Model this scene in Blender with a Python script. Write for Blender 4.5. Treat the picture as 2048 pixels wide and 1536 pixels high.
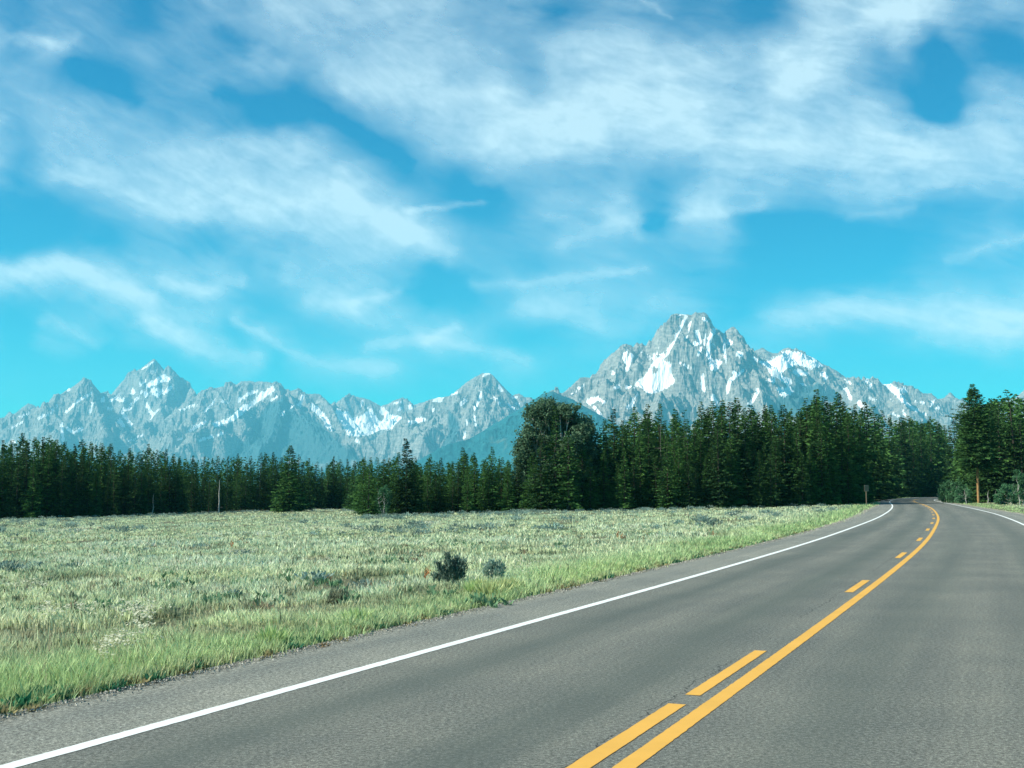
import bpy, math, random
import numpy as np
R = math.radians
scene = bpy.context.scene
for o in list(bpy.data.objects):
    bpy.data.objects.remove(o, do_unlink=True)

# ---------------------------------------------------------------- camera
CAM_H = 1.86
PITCH = math.atan(212 / 2400.0)
cam_data = bpy.data.cameras.new('camera')
cam_data.sensor_width = 36.0
cam_data.lens = 36.0 * 2400 / 2048
cam_data.clip_start = 0.1
cam_data.clip_end = 600000.0
cam = bpy.data.objects.new('camera', cam_data)
cam.location = (0, 0, CAM_H)
cam.rotation_euler = (R(90) + PITCH, 0, 0)
scene.collection.objects.link(cam)
scene.camera = cam

# ---------------------------------------------------------------- sky, sun, exposure
SUN_AZ, SUN_EL = R(-106), R(40)          # azimuth measured from +Y towards +X
world = bpy.data.worlds.new('World')
scene.world = world
world.use_nodes = True
wn, wl = world.node_tree.nodes, world.node_tree.links
wn.clear()
sky = wn.new('ShaderNodeTexSky')
sky.sky_type = 'NISHITA'
sky.sun_disc = False
sky.sun_elevation = SUN_EL
sky.sun_rotation = SUN_AZ
sky.altitude = 2000
sky.air_density = 1.0
sky.dust_density = 0.3
sky.ozone_density = 1.5
hsv = wn.new('ShaderNodeHueSaturation')
hsv.inputs['Saturation'].default_value = 1.5
tint = wn.new('ShaderNodeMix'); tint.data_type = 'RGBA'; tint.blend_type = 'MULTIPLY'
tint.inputs['Factor'].default_value = 1.0
tint.inputs[7].default_value = (0.0, 0.93, 0.77, 1)
bg = wn.new('ShaderNodeBackground'); bg.inputs['Strength'].default_value = 0.096
wo = wn.new('ShaderNodeOutputWorld')
wl.new(sky.outputs[0], hsv.inputs['Color'])
wl.new(hsv.outputs[0], tint.inputs[6])
wl.new(tint.outputs[2], bg.inputs['Color'])
wl.new(bg.outputs[0], wo.inputs['Surface'])

sun_data = bpy.data.lights.new('sun', 'SUN')
sun_data.energy = 4.4
sun_data.angle = R(0.53)
sun_data.color = (1.0, 0.965, 0.83)
sun = bpy.data.objects.new('sun', sun_data)
sx, sy, sz = math.sin(SUN_AZ) * math.cos(SUN_EL), math.cos(SUN_AZ) * math.cos(SUN_EL), math.sin(SUN_EL)
from mathutils import Vector
sun.rotation_euler = Vector((sx, sy, sz)).to_track_quat('Z', 'Y').to_euler()
sun.location = (sx * 100, sy * 100, sz * 100)
scene.collection.objects.link(sun)

scene.view_settings.view_transform = 'Standard'
scene.view_settings.look = 'None'
scene.view_settings.exposure = 0.9
scene.view_settings.gamma = 1.0
scene.render.engine = 'CYCLES'
scene.cycles.max_bounces = 8
scene.cycles.transparent_max_bounces = 16
scene.cycles.volume_bounces = 1

# ---------------------------------------------------------------- helpers
rng = np.random.default_rng(7)
random.seed(7)

def ray(px, py):
    """photo pixel -> (X/Y, Z/Y) direction slopes of the view through it"""
    x = (np.asarray(px, float) - 1024) / 2400
    y = (768 - np.asarray(py, float)) / 2400
    F = math.cos(PITCH) - y * math.sin(PITCH)
    Z = math.sin(PITCH) + y * math.cos(PITCH)
    return x / F, Z / F

def tag(o, label=None, cat=None, group=None, kind=None):
    if label: o['label'] = label
    if cat: o['category'] = cat
    if group: o['group'] = group
    if kind: o['kind'] = kind
    return o

def link(o, parent=None):
    scene.collection.objects.link(o)
    if parent: o.parent = parent
    return o

def empty(name, loc=(0, 0, 0), rz=0, scale=(1, 1, 1)):
    o = bpy.data.objects.new(name, None)
    o.location = loc; o.rotation_euler = (0, 0, rz); o.scale = scale
    o.empty_display_size = 0.2
    return link(o)

def mesh_from(name, verts, faces, mat=None, smooth=False, colors=None, fattrs=None):
    """verts (n,3); faces (m,k) int array with constant k"""
    verts = np.asarray(verts, np.float32); faces = np.asarray(faces, np.int32)
    me = bpy.data.meshes.new(name)
    k = faces.shape[1]
    me.vertices.add(len(verts)); me.vertices.foreach_set('co', verts.ravel())
    me.loops.add(faces.size); me.loops.foreach_set('vertex_index', faces.ravel())
    me.polygons.add(len(faces))
    me.polygons.foreach_set('loop_start', np.arange(0, faces.size, k, dtype=np.int32))
    try:
        me.polygons.foreach_set('loop_total', np.full(len(faces), k, np.int32))
    except Exception:
        pass
    me.update(calc_edges=True)
    me.polygons.foreach_set('use_smooth', np.full(len(faces), smooth, bool))
    if colors is not None:
        a = me.color_attributes.new('tone', 'FLOAT_COLOR', 'POINT')
        c = np.ones((len(verts), 4), np.float32); c[:, :3] = colors
        a.data.foreach_set('color', c.ravel())
    for n, v in (fattrs or {}).items():
        a = me.attributes.new(n, 'FLOAT', 'POINT')
        a.data.foreach_set('value', np.asarray(v, np.float32).ravel())
    if mat: me.materials.append(mat)
    return me

def obj(name, me, parent=None, loc=(0, 0, 0)):
    o = bpy.data.objects.new(name, me); o.location = loc
    return link(o, parent)

# numpy noise -----------------------------------------------------
def _h(ix, iy, s):
    n = (ix.astype(np.int64) * 374761393 + iy.astype(np.int64) * 668265263 + s * 2147483647 * 31) & 0xffffffff
    n = ((n ^ (n >> 13)) * 1274126177) & 0xffffffff
    n = (n ^ (n >> 16)) & 0xffffffff
    n = (n * 2246822519) & 0xffffffff
    n = n ^ (n >> 15)
    return (n & 0xffffff) / float(0xffffff)

def gnoise(x, y, s=0):
    x0 = np.floor(x); y0 = np.floor(y); fx = x - x0; fy = y - y0
    u = fx * fx * fx * (fx * (fx * 6 - 15) + 10); v = fy * fy * fy * (fy * (fy * 6 - 15) + 10)
    def g(i, j):
        a = _h(x0 + i, y0 + j, s) * 2 * math.pi
        return np.cos(a) * (fx - i) + np.sin(a) * (fy - j)
    a = g(0, 0); b = g(1, 0); c = g(0, 1); d = g(1, 1)
    return 1.5 * (a + u * (b - a) + v * (c - a) + u * v * (a - b - c + d))

def fbm(x, y, o=5, s=0, gain=0.5, lac=2.03):
    t = 0; a = 1; n = 0
    for i in range(o):
        t = t + a * gnoise(x, y, s + i * 17); n += a
        a *= gain; x = x * lac + 3.1; y = y * lac + 7.7
    return t / n

def ridged(x, y, o=5, s=0, gain=0.55, lac=2.07):
    t = 0; a = 1; n = 0; w = 1
    for i in range(o):
        r = 1 - np.abs(gnoise(x, y, s + i * 13)); r = r * r * w
        t = t + a * r; n += a
        w = np.clip(r * 1.6, 0, 1); a *= gain; x = x * lac + 1.3; y = y * lac + 5.9
    return t / n

# material helpers --------------------------------------------------
class Mat:
    def __init__(self, name):
        self.m = bpy.data.materials.new(name); self.m.use_nodes = True
        self.n = self.m.node_tree.nodes; self.l = self.m.node_tree.links
        self.b = self.n['Principled BSDF']; self.out = self.n['Material Output']
        self.b.inputs['Roughness'].default_value = 0.9
        self.b.inputs['Specular IOR Level'].default_value = 0.2
    def node(self, t, **kw):
        x = self.n.new(t)
        for k, v in kw.items(): setattr(x, k, v)
        return x
    def noise(self, scale, detail=4, rough=0.55, vec=None, dim='3D'):
        x = self.node('ShaderNodeTexNoise', noise_dimensions=dim)
        x.inputs['Scale'].default_value = scale; x.inputs['Detail'].default_value = detail
        x.inputs['Roughness'].default_value = rough
        if vec is not None: self.l.new(vec, x.inputs['Vector'])
        return x.outputs['Fac']
    def attr(self, name, out='Fac'):
        x = self.node('ShaderNodeAttribute', attribute_name=name); return x.outputs[out]
    def ramp(self, fac, stops):
        x = self.node('ShaderNodeValToRGB'); e = x.color_ramp.elements
        while len(e) < len(stops): e.new(0.5)
        for i, (p, c) in enumerate(stops):
            e[i].position = p; e[i].color = (*c, 1) if len(c) == 3 else c
        self.l.new(fac, x.inputs['Fac']); return x.outputs['Color']
    def mix(self, f, a, b, mode='MIX'):
        x = self.node('ShaderNodeMix', data_type='RGBA', blend_type=mode)
        for i, v in ((0, f), (6, a), (7, b)):
            if isinstance(v, bpy.types.NodeSocket): self.l.new(v, x.inputs[i])
            else: x.inputs[i].default_value = v if i == 0 else (*v, 1)
        return x.outputs[2]
    def math(self, op, a, b=0.0, clamp=False):
        x = self.node('ShaderNodeMath', operation=op, use_clamp=clamp)
        for i, v in enumerate((a, b)):
            if isinstance(v, bpy.types.NodeSocket): self.l.new(v, x.inputs[i])
            else: x.inputs[i].default_value = v
        return x.outputs[0]
    def color(self, c):
        if isinstance(c, bpy.types.NodeSocket): self.l.new(c, self.b.inputs['Base Color'])
        else: self.b.inputs['Base Color'].default_value = (*c, 1)
    def bump(self, h, strength=0.5, dist=0.01):
        x = self.node('ShaderNodeBump'); x.inputs['Strength'].default_value = strength
        x.inputs['Distance'].default_value = dist
        self.l.new(h, x.inputs['Height']); self.l.new(x.outputs[0], self.b.inputs['Normal'])
    def coords(self, which='Object'):
        return self.node('ShaderNodeTexCoord').outputs[which]

# ---------------------------------------------------------------- road geometry (plan, metres)
YELLOW = [(-4.35, -4.0), (-1.65, 2.6), (0.73, 8.3), (2.4, 12.3), (5.9, 20.9), (10.85, 33.2), (15.45, 45.0), (20.8, 59.4),
          (28.15, 79.6), (37.0, 105.5), (43.6, 125.5), (51.5, 150.5), (59.2, 176), (72.1, 216.5), (84.5, 250),
          (99, 285), (116, 321), (140, 366), (170, 415)]
def catmull(P, step=0.5):
    P = np.array(P, float); out = []
    P = np.vstack([2 * P[0] - P[1], P, 2 * P[-1] - P[-2]])
    for i in range(1, len(P) - 2):
        p0, p1, p2, p3 = P[i - 1:i + 3]
        n = max(2, int(np.hypot(*(p2 - p1)) / step))
        t = (np.arange(n) / n)[:, None]
        out.append(0.5 * (2 * p1 + (p2 - p0) * t + (2 * p0 - 5 * p1 + 4 * p2 - p3) * t ** 2 + (3 * p1 - p0 - 3 * p2 + p3) * t ** 3))
    out.append(P[-2][None]); return np.vstack(out)
YELLOW = [(x + 0.058 * min(1, max(0, (62 - y) / 30)), y) for x, y in YELLOW]
CL = catmull(YELLOW)
k = np.ones(25) / 25
for _ in range(4):
    pad = np.vstack([2 * CL[0] - CL[12:0:-1], CL, 2 * CL[-1] - CL[-2:-14:-1]])
    sm = np.c_[np.convolve(pad[:, 0], k, 'valid'), np.convolve(pad[:, 1], k, 'valid')]
    CL = sm
seg = np.hypot(*np.diff(CL, axis=0).T)
CS = np.r_[0, np.cumsum(seg)]                      # arc length
TG = np.gradient(CL, axis=0); TG /= np.hypot(*TG.T)[:, None]
NL = np.c_[-TG[:, 1], TG[:, 0]]                    # towards the left of travel
S0 = CS[np.argmin(np.abs(CL[:, 1] - 8.3))]
def left_off(s): return np.interp(s - S0, [0, 60, 100, 125, 160, 400], [5.36, 5.4, 5.8, 5.9, 5.3, 5.2])
def right_white(s): return np.interp(s - S0, [0, 60, 95, 115, 140, 180, 220, 400], [4.4, 4.4, 4.3, 4.0, 3.7, 3.7, 3.5, 3.5])
def right_off(s): return right_white(s) + np.interp(s - S0, [0, 60, 100, 130, 170, 400], [2.3, 2.2, 1.7, 1.2, 1.1, 1.1])

def strip(a, b, s0=None, s1=None, step=1, z=0.0, jit=0.0):
    """ribbon between two lateral offsets (left positive); a, b arrays or scalars over stations"""
    idx = np.arange(len(CL))
    if s0 is not None: idx = idx[(CS >= s0) & (CS <= s1)]
    st = CS[idx]; C = CL[idx]; N = NL[idx]
    if s0 is not None:
        st = np.unique(np.r_[np.arange(s0, min(s1, S0 + 32), 0.06), np.arange(max(s0, S0 + 32), s1, 0.5), s1])
        C = np.c_[np.interp(st, CS, CL[:, 0]), np.interp(st, CS, CL[:, 1])]
        N = np.c_[np.interp(st, CS, NL[:, 0]), np.interp(st, CS, NL[:, 1])]
    A = a(st) if callable(a) else np.full(len(st), a); B = b(st) if callable(b) else np.full(len(st), b)
    if jit: A = A + (jit if jit > .05 else .004) * fbm(st * 1.3, st * 0 + A.mean() * 9.1, 5, 3) + min(jit, .02) * .5 * fbm(st * 9, st * 0 + A.mean(), 2, 13)
    if jit: B = B + (jit if jit > .05 else .004) * fbm(st * 1.3, st * 0 + B.mean() * 5.3, 5, 5) + min(jit, .02) * .5 * fbm(st * 9, st * 0 + B.mean(), 2, 15)
    return st, C + N * A[:, None], C + N * B[:, None], A, B

def lateral(X, Y):
    """signed distance from the yellow line (left positive) and arc length"""
    X = np.asarray(X, float).ravel(); Y = np.asarray(Y, float).ravel()
    sub = slice(0, None, 4); c = CL[sub]; n = NL[sub]; s = CS[sub]
    lat = np.empty(len(X)); arc = np.empty(len(X))
    for i in range(0, len(X), 20000):
        dx = X[i:i + 20000, None] - c[None, :, 0]; dy = Y[i:i + 20000, None] - c[None, :, 1]
        d2 = dx * dx + dy * dy; j = d2.argmin(1); r = np.arange(len(j))
        side = dx[r, j] * n[j, 0] + dy[r, j] * n[j, 1]
        lat[i:i + 20000] = np.where(np.sqrt(d2[r, j]) > 40, np.sign(side) * np.sqrt(d2[r, j]), side)
        arc[i:i + 20000] = s[j]
    return lat, arc

def terrain(X, Y, lat=None):
    sh = np.shape(X)
    X = np.asarray(X, float).ravel(); Y = np.asarray(Y, float).ravel()
    if lat is None: lat, _ = lateral(X, Y)
    sl = lat - 5.4; sr = -lat - 6.0
    zl = -0.035 - 0.0205 * np.maximum(0, np.minimum(sl, 125) - 1.5)
    zl = zl + np.clip((sl - 3) / 12, 0, 1) * 0.12 * fbm(X / 9, Y / 9, 3, 11)
    zr = -0.06 + 0.016 * np.clip(sr - 1.5, 0, 60)
    z = np.where(sl > 0, zl, np.where(sr > 0, zr, -0.06))
    return z.reshape(sh)

# ---------------------------------------------------------------- ground sheet
def build_ground():
    az = np.r_[np.arange(-34, 34, 0.35), np.arange(34, 326, 4.0)]
    az = np.radians(az); rad = np.r_[0.0, np.geomspace(2.0, 70000, 190)]
    A, D = np.meshgrid(az, rad)
    X = np.sin(A) * D; Y = np.cos(A) * D
    Z = terrain(X, Y)
    n, m = Z.shape
    i = np.arange(n - 1)[:, None] * m; j = np.arange(m)[None]; j2 = (j + 1) % m
    f = np.stack([i + j, i + j2, i + m + j2, i + m + j], -1).reshape(-1, 4)
    M = Mat('meadow_soil')
    co = M.coords('Object')
    big = M.noise(0.35, 5, 0.6, co); fine = M.noise(9, 5, 0.7, co)
    c1 = M.ramp(fine, [(0.3, (0.05, 0.045, 0.03)), (0.55, (0.14, 0.13, 0.08)), (0.75, (0.25, 0.23, 0.15))])
    c2 = M.ramp(fine, [(0.3, (0.05, 0.075, 0.03)), (0.7, (0.16, 0.19, 0.09))])
    g = M.ramp(big, [(0.4, (0, 0, 0)), (0.6, (1, 1, 1))])
    M.color(M.mix(g, c1, c2)); M.bump(fine, 0.8, 0.04)
    tag(obj('ground', mesh_from('ground', np.c_[X.ravel(), Y.ravel(), Z.ravel()], f, M.m, True)), kind='structure')
build_ground()

# ---------------------------------------------------------------- road
def asphalt(name, base, shoulder=False):
    M = Mat(name); co = M.coords('Object')
    lat = M.attr('lat'); lon = M.attr('lon')
    cmb = M.node('ShaderNodeCombineXYZ')
    M.l.new(lat, cmb.inputs[0]); M.l.new(M.math('MULTIPLY', lon, 0.035), cmb.inputs[1])
    streak = M.noise(1.6, 5, 0.6, cmb.outputs[0])
    patch = M.noise(0.5, 4, 0.55, co)
    g1 = M.noise(26, 4, 0.9, co); g2 = M.noise(95, 3, 0.9, co)
    vo = M.node('ShaderNodeTexVoronoi'); vo.inputs['Scale'].default_value = 55; M.l.new(co, vo.inputs['Vector'])
    grain = M.math('ADD', M.math('MULTIPLY', g1, 0.55), M.math('MULTIPLY', g2, 0.45))
    c = M.ramp(grain, [(0.39, tuple(x * 0.22 for x in base)), (0.48, tuple(x * .80 for x in base)), (0.55, tuple(x * 1.6 for x in base)), (0.63, tuple(x * 3.0 for x in base))])
    # pale chips in the aggregate
    sepc = M.node('ShaderNodeSeparateColor'); M.l.new(vo.outputs['Color'], sepc.inputs[0])
    chip = M.math('MULTIPLY', M.math('GREATER_THAN', sepc.outputs[0], 0.90), M.math('LESS_THAN', vo.outputs['Distance'], 0.38))
    c = M.mix(M.math('MULTIPLY', chip, 0.55), c, (0.42, 0.41, 0.36))
    c = M.mix(1.0, c, M.ramp(streak, [(0.35, (0.84, 0.86, 0.87)), (0.65, (1.13, 1.12, 1.09))]), 'MULTIPLY')
    c = M.mix(1.0, c, M.ramp(patch, [(0.35, (0.88, 0.90, 0.90)), (0.65, (1.10, 1.09, 1.06))]), 'MULTIPLY')
    if not shoulder:
        # darker polished wheel tracks: four per road
        wob = M.math('MULTIPLY', M.math('SUBTRACT', M.noise(0.12, 2, 0.5, co), 0.5), 0.9)
        l2 = M.math('ADD', lat, wob); tot = None
        for x0, w, a in ((2.95, 0.42, 0.9), (1.15, 0.45, 1.0), (-1.0, 0.5, 0.6), (-3.1, 0.5, 0.6)):
            q = M.math('DIVIDE', M.math('SUBTRACT', l2, x0), w)
            e = M.math('MULTIPLY', M.math('EXPONENT', M.math('MULTIPLY', M.math('MULTIPLY', q, q), -1.0)), a)
            tot = e if tot is None else M.math('ADD', tot, e)
        tot = M.math('MULTIPLY', tot, M.math('ADD', 0.35, M.math('MULTIPLY', M.noise(0.7, 4, 0.6, cmb.outputs[0]), 0.9)))
        c = M.mix(M.math('MULTIPLY', tot, 0.75, True), c, (0.075, 0.092, 0.078))
        # thin wandering crack beside the centre line
        cr = M.math('ADD', M.math('SUBTRACT', lat, 0.42), M.math('MULTIPLY', M.math('SUBTRACT', M.noise(0.9, 6, 0.7, co), 0.5), 0.55))
        ck = M.math('LESS_THAN', M.math('ABSOLUTE', cr), 0.006)
        ck = M.math('MULTIPLY', ck, M.math('GREATER_THAN', M.noise(0.45, 2, 0.5, co), 0.46))
        c = M.mix(M.math('MULTIPLY', ck, 0.8), c, (0.02, 0.02, 0.02))
    M.color(c); M.b.inputs['Roughness'].default_value = 0.82
    M.b.inputs['Specular IOR Level'].default_value = 0.28
    M.bump(grain, 0.75, 0.012)
    return M.m

def ribbon(name, parts, mat, z, thick=None, nlat=1):
    V = []; F = []; LA = []; LO = []; n0 = 0
    for st, P, Q, A, B in parts:
        m = len(st)
        for q in range(nlat + 1):
            t = q / nlat
            W = P * (1 - t) + Q * t
            V.append(np.c_[W, np.full(m, z)]); LA.append(A * (1 - t) + B * t); LO.append(st)
        for q in range(nlat):
            a = n0 + q * m + np.arange(m - 1)
            F.append(np.c_[a, a + 1, a + m + 1, a + m][:, ::-1] if P[0, 0] < Q[0, 0] else np.c_[a, a + 1, a + m + 1, a + m])
        n0 += m * (nlat + 1)
    me = mesh_from(name, np.vstack(V), np.vstack(F), mat, True, fattrs={'lat': np.concatenate(LA), 'lon': np.concatenate(LO)})
    return me

ROAD_M = asphalt('worn_asphalt', (0.150, 0.149, 0.128))
SHOUL_M = asphalt('shoulder_asphalt', (0.198, 0.196, 0.168), True)
road = obj('road', ribbon('road', [strip(3.86, lambda s: -right_white(s))], ROAD_M, 0.0, nlat=6)); tag(road, kind='structure')
sh_me = ribbon('road_shoulder', [strip(left_off, 3.861, jit=0.0), strip(lambda s: -right_white(s) - 0.001, lambda s: -right_off(s))], SHOUL_M, -0.003, nlat=3)
# ragged outer edges and a skirt that drops into the soil
V = np.array([v.co[:] for v in sh_me.vertices]); la = np.zeros(len(V)); sh_me.attributes['lat'].data.foreach_get('value', la.astype(np.float32))
buf = np.zeros(len(V), np.float32); sh_me.attributes['lat'].data.foreach_get('value', buf)
lo = np.zeros(len(V), np.float32); sh_me.attributes['lon'].data.foreach_get('value', lo)
outL = buf > left_off(lo) - 0.01; outR = buf < -right_off(lo) + 0.01
jit = 0.10 * fbm(lo * 1.1, lo * 0 + 2, 6, 4, 0.65)
nx = np.interp(lo, CS, NL[:, 0]); ny = np.interp(lo, CS, NL[:, 1])
for m_, sgn in ((outL, 1), (outR, -1)):
    V[m_, 0] += (nx * jit)[m_] * sgn; V[m_, 1] += (ny * jit)[m_] * sgn; V[m_, 2] = -0.02
sh_me.vertices.foreach_set('co', V.astype(np.float32).ravel()); sh_me.update()
shoulder = obj('road_shoulder', sh_me); tag(shoulder, kind='structure')

def paint(name, col, wear):
    M = Mat(name); co = M.coords('Object')
    n = M.noise(60, 4, 0.8, co); b = M.noise(1.2, 5, 0.65, co); lat = M.attr('lat')
    c = M.mix(M.ramp(b, [(0.35, (0, 0, 0)), (0.7, (1, 1, 1))]), tuple(x * 0.88 for x in col), col)
    holes = M.math('GREATER_THAN', M.math('ADD', n, M.math('MULTIPLY', b, wear)), 0.70 + wear * 0.42)
    c = M.mix(M.math('MULTIPLY', holes, 0.7), c, (0.15, 0.14, 0.11))
    M.color(c); M.b.inputs['Roughness'].default_value = 0.7; M.bump(M.noise(150, 2, 0.8, co), 0.5, 0.006)
    return M.m
WHITE = paint('white_road_paint', (0.80, 0.82, 0.78), 0.15)
GOLD = paint('yellow_road_paint', (0.74, 0.40, 0.075), 0.25)
w = 0.075
o = obj('left_edge_line', ribbon('left_edge_line', [strip(3.86 + w, 3.86 - w, CS[0], CS[-1], jit=0.02)], WHITE, 0.004)); tag(o, kind='structure')
o = obj('right_edge_line', ribbon('right_edge_line', [strip(lambda s: -right_white(s) + w, lambda s: -right_white(s) - w, CS[0], CS[-1], jit=0.02)], WHITE, 0.004)); tag(o, kind='structure')
o = obj('solid_centre_line', ribbon('solid_centre_line', [strip(0.085, -0.065, CS[0], CS[-1], jit=0.02)], GOLD, 0.004)); tag(o, kind='structure')
# dashes on the left of the solid line
def arc_of(px, py):
    u, e = ray(px, py); d = CAM_H / -e
    q = np.array([float(u) * d, d]); j = int(np.argmin(np.hypot(*(CL - q).T))); return CS[j] + float(np.dot(q - CL[j], TG[j]))
sA = arc_of(1386, 1391)
parts = []
parts.append(strip(0.37, 0.215, arc_of(1040, 1640), arc_of(1358, 1409), jit=0.01))
spacing = arc_of(1706, 1185) - sA
parts.append(strip(0.35, 0.21, sA, arc_of(1524, 1302), jit=0.012))
for i in range(1, 18):
    s0 = sA + spacing * i
    parts.append(strip(0.36, 0.21, s0, s0 + 3.15, jit=0.01))
o = obj('dashed_centre_line', ribbon('dashed_centre_line', parts, GOLD, 0.0045)); tag(o, kind='structure')

# gravel and dust along both pavement edges
def build_gravel():
    n = 26000
    s = S0 + rng.random(n) ** 1.7 * 110 - 2
    side = rng.random(n) < 0.86
    off = np.where(side, left_off(s) + rng.normal(0.02, 0.11, n), -right_off(s) - rng.normal(0.1, 0.22, n))
    X = np.interp(s, CS, CL[:, 0]) + np.interp(s, CS, NL[:, 0]) * off
    Y = np.interp(s, CS, CL[:, 1]) + np.interp(s, CS, NL[:, 1]) * off
    r = rng.uniform(0.004, 0.014, n) * (1 + s / 60)
    z = np.where(side & (off < left_off(s)), 0.0, -0.03)
    base = np.array([(1, 0, 0), (-.5, .87, 0), (-.5, -.87, 0), (0, 0, 0.9)])
    a = rng.uniform(0, 6.28, n); ca, sa = np.cos(a), np.sin(a)
    V = np.empty((n, 4, 3))
    V[:, :, 0] = X[:, None] + r[:, None] * (base[None, :, 0] * ca[:, None] - base[None, :, 1] * sa[:, None])
    V[:, :, 1] = Y[:, None] + r[:, None] * (base[None, :, 0] * sa[:, None] + base[None, :, 1] * ca[:, None])
    V[:, :, 2] = z[:, None] + r[:, None] * base[None, :, 2]
    f = np.array([(0, 1, 3), (1, 2, 3), (2, 0, 3)])
    F = (np.arange(n)[:, None, None] * 4 + f[None]).reshape(-1, 3)
    col = np.repeat(rng.uniform(0.12, 0.42, n)[:, None] * np.array([[1, .95, .82]]), 4, 0)
    M = Mat('gravel_stone'); M.color(M.attr('tone', 'Color'))
    tag(obj('gravel', mesh_from('gravel', V.reshape(-1, 3), F, M.m, colors=col)),
        'loose pale gravel strewn along the ragged edges of the pavement', 'gravel', kind='stuff')
    # dusty dry soil strip beyond the pavement
    M2 = Mat('dry_roadside_soil'); co = M2.coords('Object'); nn = M2.noise(14, 6, 0.75, co)
    M2.color(M2.ramp(nn, [(0.3, (0.10, 0.085, 0.05)), (0.5, (0.27, 0.25, 0.18)), (0.7, (0.42, 0.40, 0.32))])); M2.bump(nn, 0.8, 0.03)
    pL = strip(lambda q: left_off(q) + 0.38, lambda q: left_off(q) - 0.10, jit=0.25)
    pR = strip(lambda q: -right_off(q) + 0.1, lambda q: -right_off(q) - 0.7, jit=0.3)
    tag(obj('roadside_soil', ribbon('roadside_soil', [pL, pR], M2.m, -0.026, nlat=2)), kind='structure')
build_gravel()

# ---------------------------------------------------------------- mountains
def pt(px, py, km):
    u, e = ray(px, py); Y = km * 1000.0
    return np.array([u * Y, Y, CAM_H + e * Y])

def densify(P, step):
    P = np.array(P, float); out = []
    for a, b in zip(P[:-1], P[1:]):
        n = max(1, int(np.linalg.norm(b - a) / step)); t = (np.arange(n) / n)[:, None]
        out.append(a + (b - a) * t)
    out.append(P[-1:]); return np.vstack(out)

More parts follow.
